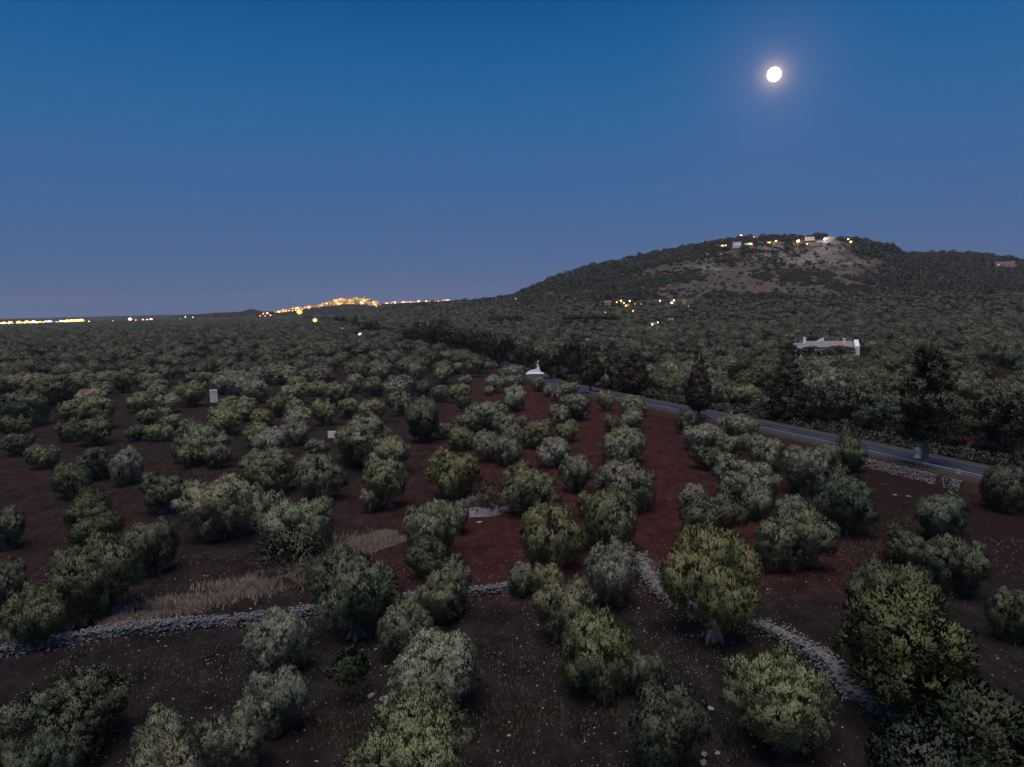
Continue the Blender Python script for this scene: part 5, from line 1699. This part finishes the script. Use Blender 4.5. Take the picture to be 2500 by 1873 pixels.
# hill town: tiers of pale houses flooded with warm light
TY = 3050.0
tiers = [(672, 702, 765, 762, 5), (690, 736, 761, 754, 6), (735, 800, 756, 747, 8), (775, 930, 751, 748, 17), (785, 925, 745, 741, 15), (800, 905, 739, 735, 11), (812, 895, 735, 732, 8)]
nth = 0
for k, (u0, u1, v0, v1, n) in enumerate(tiers):
    for i in range(n):
        f = (i + .5) / n + rnd.uniform(-.2, .2) / n
        u = u0 + (u1 - u0) * f; v = v0 + (v1 - v0) * f + rnd.uniform(-1, 1)
        y = TY + 22 * k + rnd.uniform(-6, 6)
        q = at_y(u, v, y)
        wd = rnd.uniform(11, 19); ht = rnd.uniform(7, 13)
        nth += 1
        town_house(f'floodlit pale house of the hill town, {ordinal(i + 1)} from the left in its {ordinal(k + 1)} tier', q.x, y, q.z, wd, rnd.uniform(8, 12), ht, rnd.choice(('cream_wall', 'cream_wall', 'pink_wall')), 'houses of the lit hill town')
    for i in range(max(2, n // 3)):
        f = (i + .5) / max(2, n // 3)
        q = at_y(u0 + (u1 - u0) * f, v0 + (v1 - v0) * f, TY + 22 * k - 16)
        point((q.x, q.y, q.z + 6), 14000, (1, .56, .14), 2)
# rows of lanterns along the town's foot
for i in range(17):
    f = i / 16; u = 778 + 150 * f; v = 753.5 - 4.0 * f + rnd.uniform(-.6, .6)
    lamp(f'warm lantern at the foot of the hill town, {ordinal(i + 1)} from the left', u, v, rnd.uniform(4, 7), 'lit_warm' if rnd.random() < .6 else 'lit_amber', 'lanterns of the hill town', y=TY - 26)
for i in range(9):
    f = i / 8; u = 674 + 64 * f; v = 764 - 9 * f + rnd.uniform(-.8, .8)
    lamp(f'warm lantern on the road up to the hill town, {ordinal(i + 1)} from the left', u, v, rnd.uniform(2.5, 4), 'lit_warm', 'lanterns up the hill road', y=TY - 30)
# second town behind the ridge
for i in range(26):
    f = (i + .5) / 26; u = 936 + 166 * f; v = 742 - 8 * f + 1.5 * math.sin(i * 1.3)
    y = 3500 + rnd.uniform(-20, 20); q = at_y(u, v + 2, y)
    town_house(f'pinkish lit house right of the hill town, {ordinal(i + 1)} from the left', q.x, y, q.z, rnd.uniform(9, 17), 9, rnd.uniform(6, 11), rnd.choice(('white_wall', 'cream_wall', 'pink_wall')), 'houses beyond the ridge')
    if i % 3 == 1:
        point((q.x, y - 18, q.z + 7), 26000, (1, .60, .34), 2)
# bright town strip at the left edge
strip = [(2, 792, 5, 'lit_warm'), (10, 790, 6, 'lit_warm'), (17, 794, 5, 'lit_amber'), (25, 789, 6, 'lit_warm'), (33, 791, 3, 'lit_amber'), (46, 788, 6, 'lit_warm'), (48, 793, 6, 'lit_warm'), (57, 792, 5, 'lit_amber'), (66, 788, 7, 'lit_warm'), (73, 792, 7, 'lit_warm'), (82, 788, 7, 'lit_white'), (90, 792, 6, 'lit_warm'),
         (98, 788, 5, 'lit_warm'), (104, 791, 6, 'lit_warm'), (113, 788, 7, 'lit_violet'), (121, 788, 8, 'lit_violet'), (131, 790, 3, 'lit_amber'), (139, 790, 6, 'lit_white'), (150, 786, 6, 'lit_warm'), (151, 793, 9, 'lit_violet'), (160, 791, 6, 'lit_warm'), (164, 785, 6, 'lit_warm'), (170, 790, 6, 'lit_warm'), (175, 784, 6, 'lit_warm'),
         (180, 789, 6, 'lit_warm'), (185, 784, 6, 'lit_warm'), (190, 788, 6, 'lit_warm'), (193, 783, 5, 'lit_warm'), (199, 783, 6, 'lit_warm'), (202, 788, 5, 'lit_amber'), (207, 787, 3, 'lit_amber')]
for n_, (u, v, s, cl) in enumerate(strip):
    s *= 1.8
    lamp(f'bright {dict(lit_white="white", lit_warm="yellow", lit_amber="orange", lit_violet="violet")[cl]} lamp in the town at the left edge, {ordinal(n_ + 1)} from the left', u, v, s, cl, 'lamps of the left town', y=2480 + u * 1.2, hgt=8)
for i in range(20):
    u = 4 + i * 10.6; y = 2560 + u * 1.2; q = at_y(u, 790, y)
    town_house(f'lit house behind the lamps of the left town, {ordinal(i + 1)} from the left', q.x, y, 0, rnd.uniform(12, 20), 10, rnd.uniform(6, 10), rnd.choice(('cream_wall', 'white_wall')), 'houses of the left town')
    if i % 3 == 0:
        point((q.x, y - 18, 7), 30000, (1, .5, .14), 2)

# ------------------------------------------------------------------ the moon
MD = 30000.0
bm = bmesh.new(); ball(bm, 1.0, (0, 0, 0), 4)
mo_ = obj('moon', bm, 'moon', None, True)
mo_.location = MOON_DIR * MD + Vector((0, 0, CAM_H))
r = 15.0 / FPX * MD
mo_.scale = (r, r, r)
tag(mo_, 'bright full moon hanging in the dusk sky', 'moon')

# ------------------------------------------------------------------ the evening air
HZ_TOP = 160.0
bm = boxm(-6500, 6500, -300, 5600, -2.0, HZ_TOP)
hz = obj('haze', bm, None)
hm = bpy.data.materials.new('haze'); hm.use_nodes = True
hm.node_tree.nodes.clear()
ho = hm.node_tree.nodes.new('ShaderNodeOutputMaterial'); hv = hm.node_tree.nodes.new('ShaderNodeVolumePrincipled')
hv.inputs['Color'].default_value = (.86, .90, 1, 1); hv.inputs['Density'].default_value = 0.00005; hv.inputs['Anisotropy'].default_value = 0.0
hm.node_tree.links.new(hv.outputs[0], ho.inputs['Volume'])
hz.data.materials.append(hm)
kind(hz, 'stuff'); tag(hz, 'thin blue evening haze over the plain and hill', 'haze')
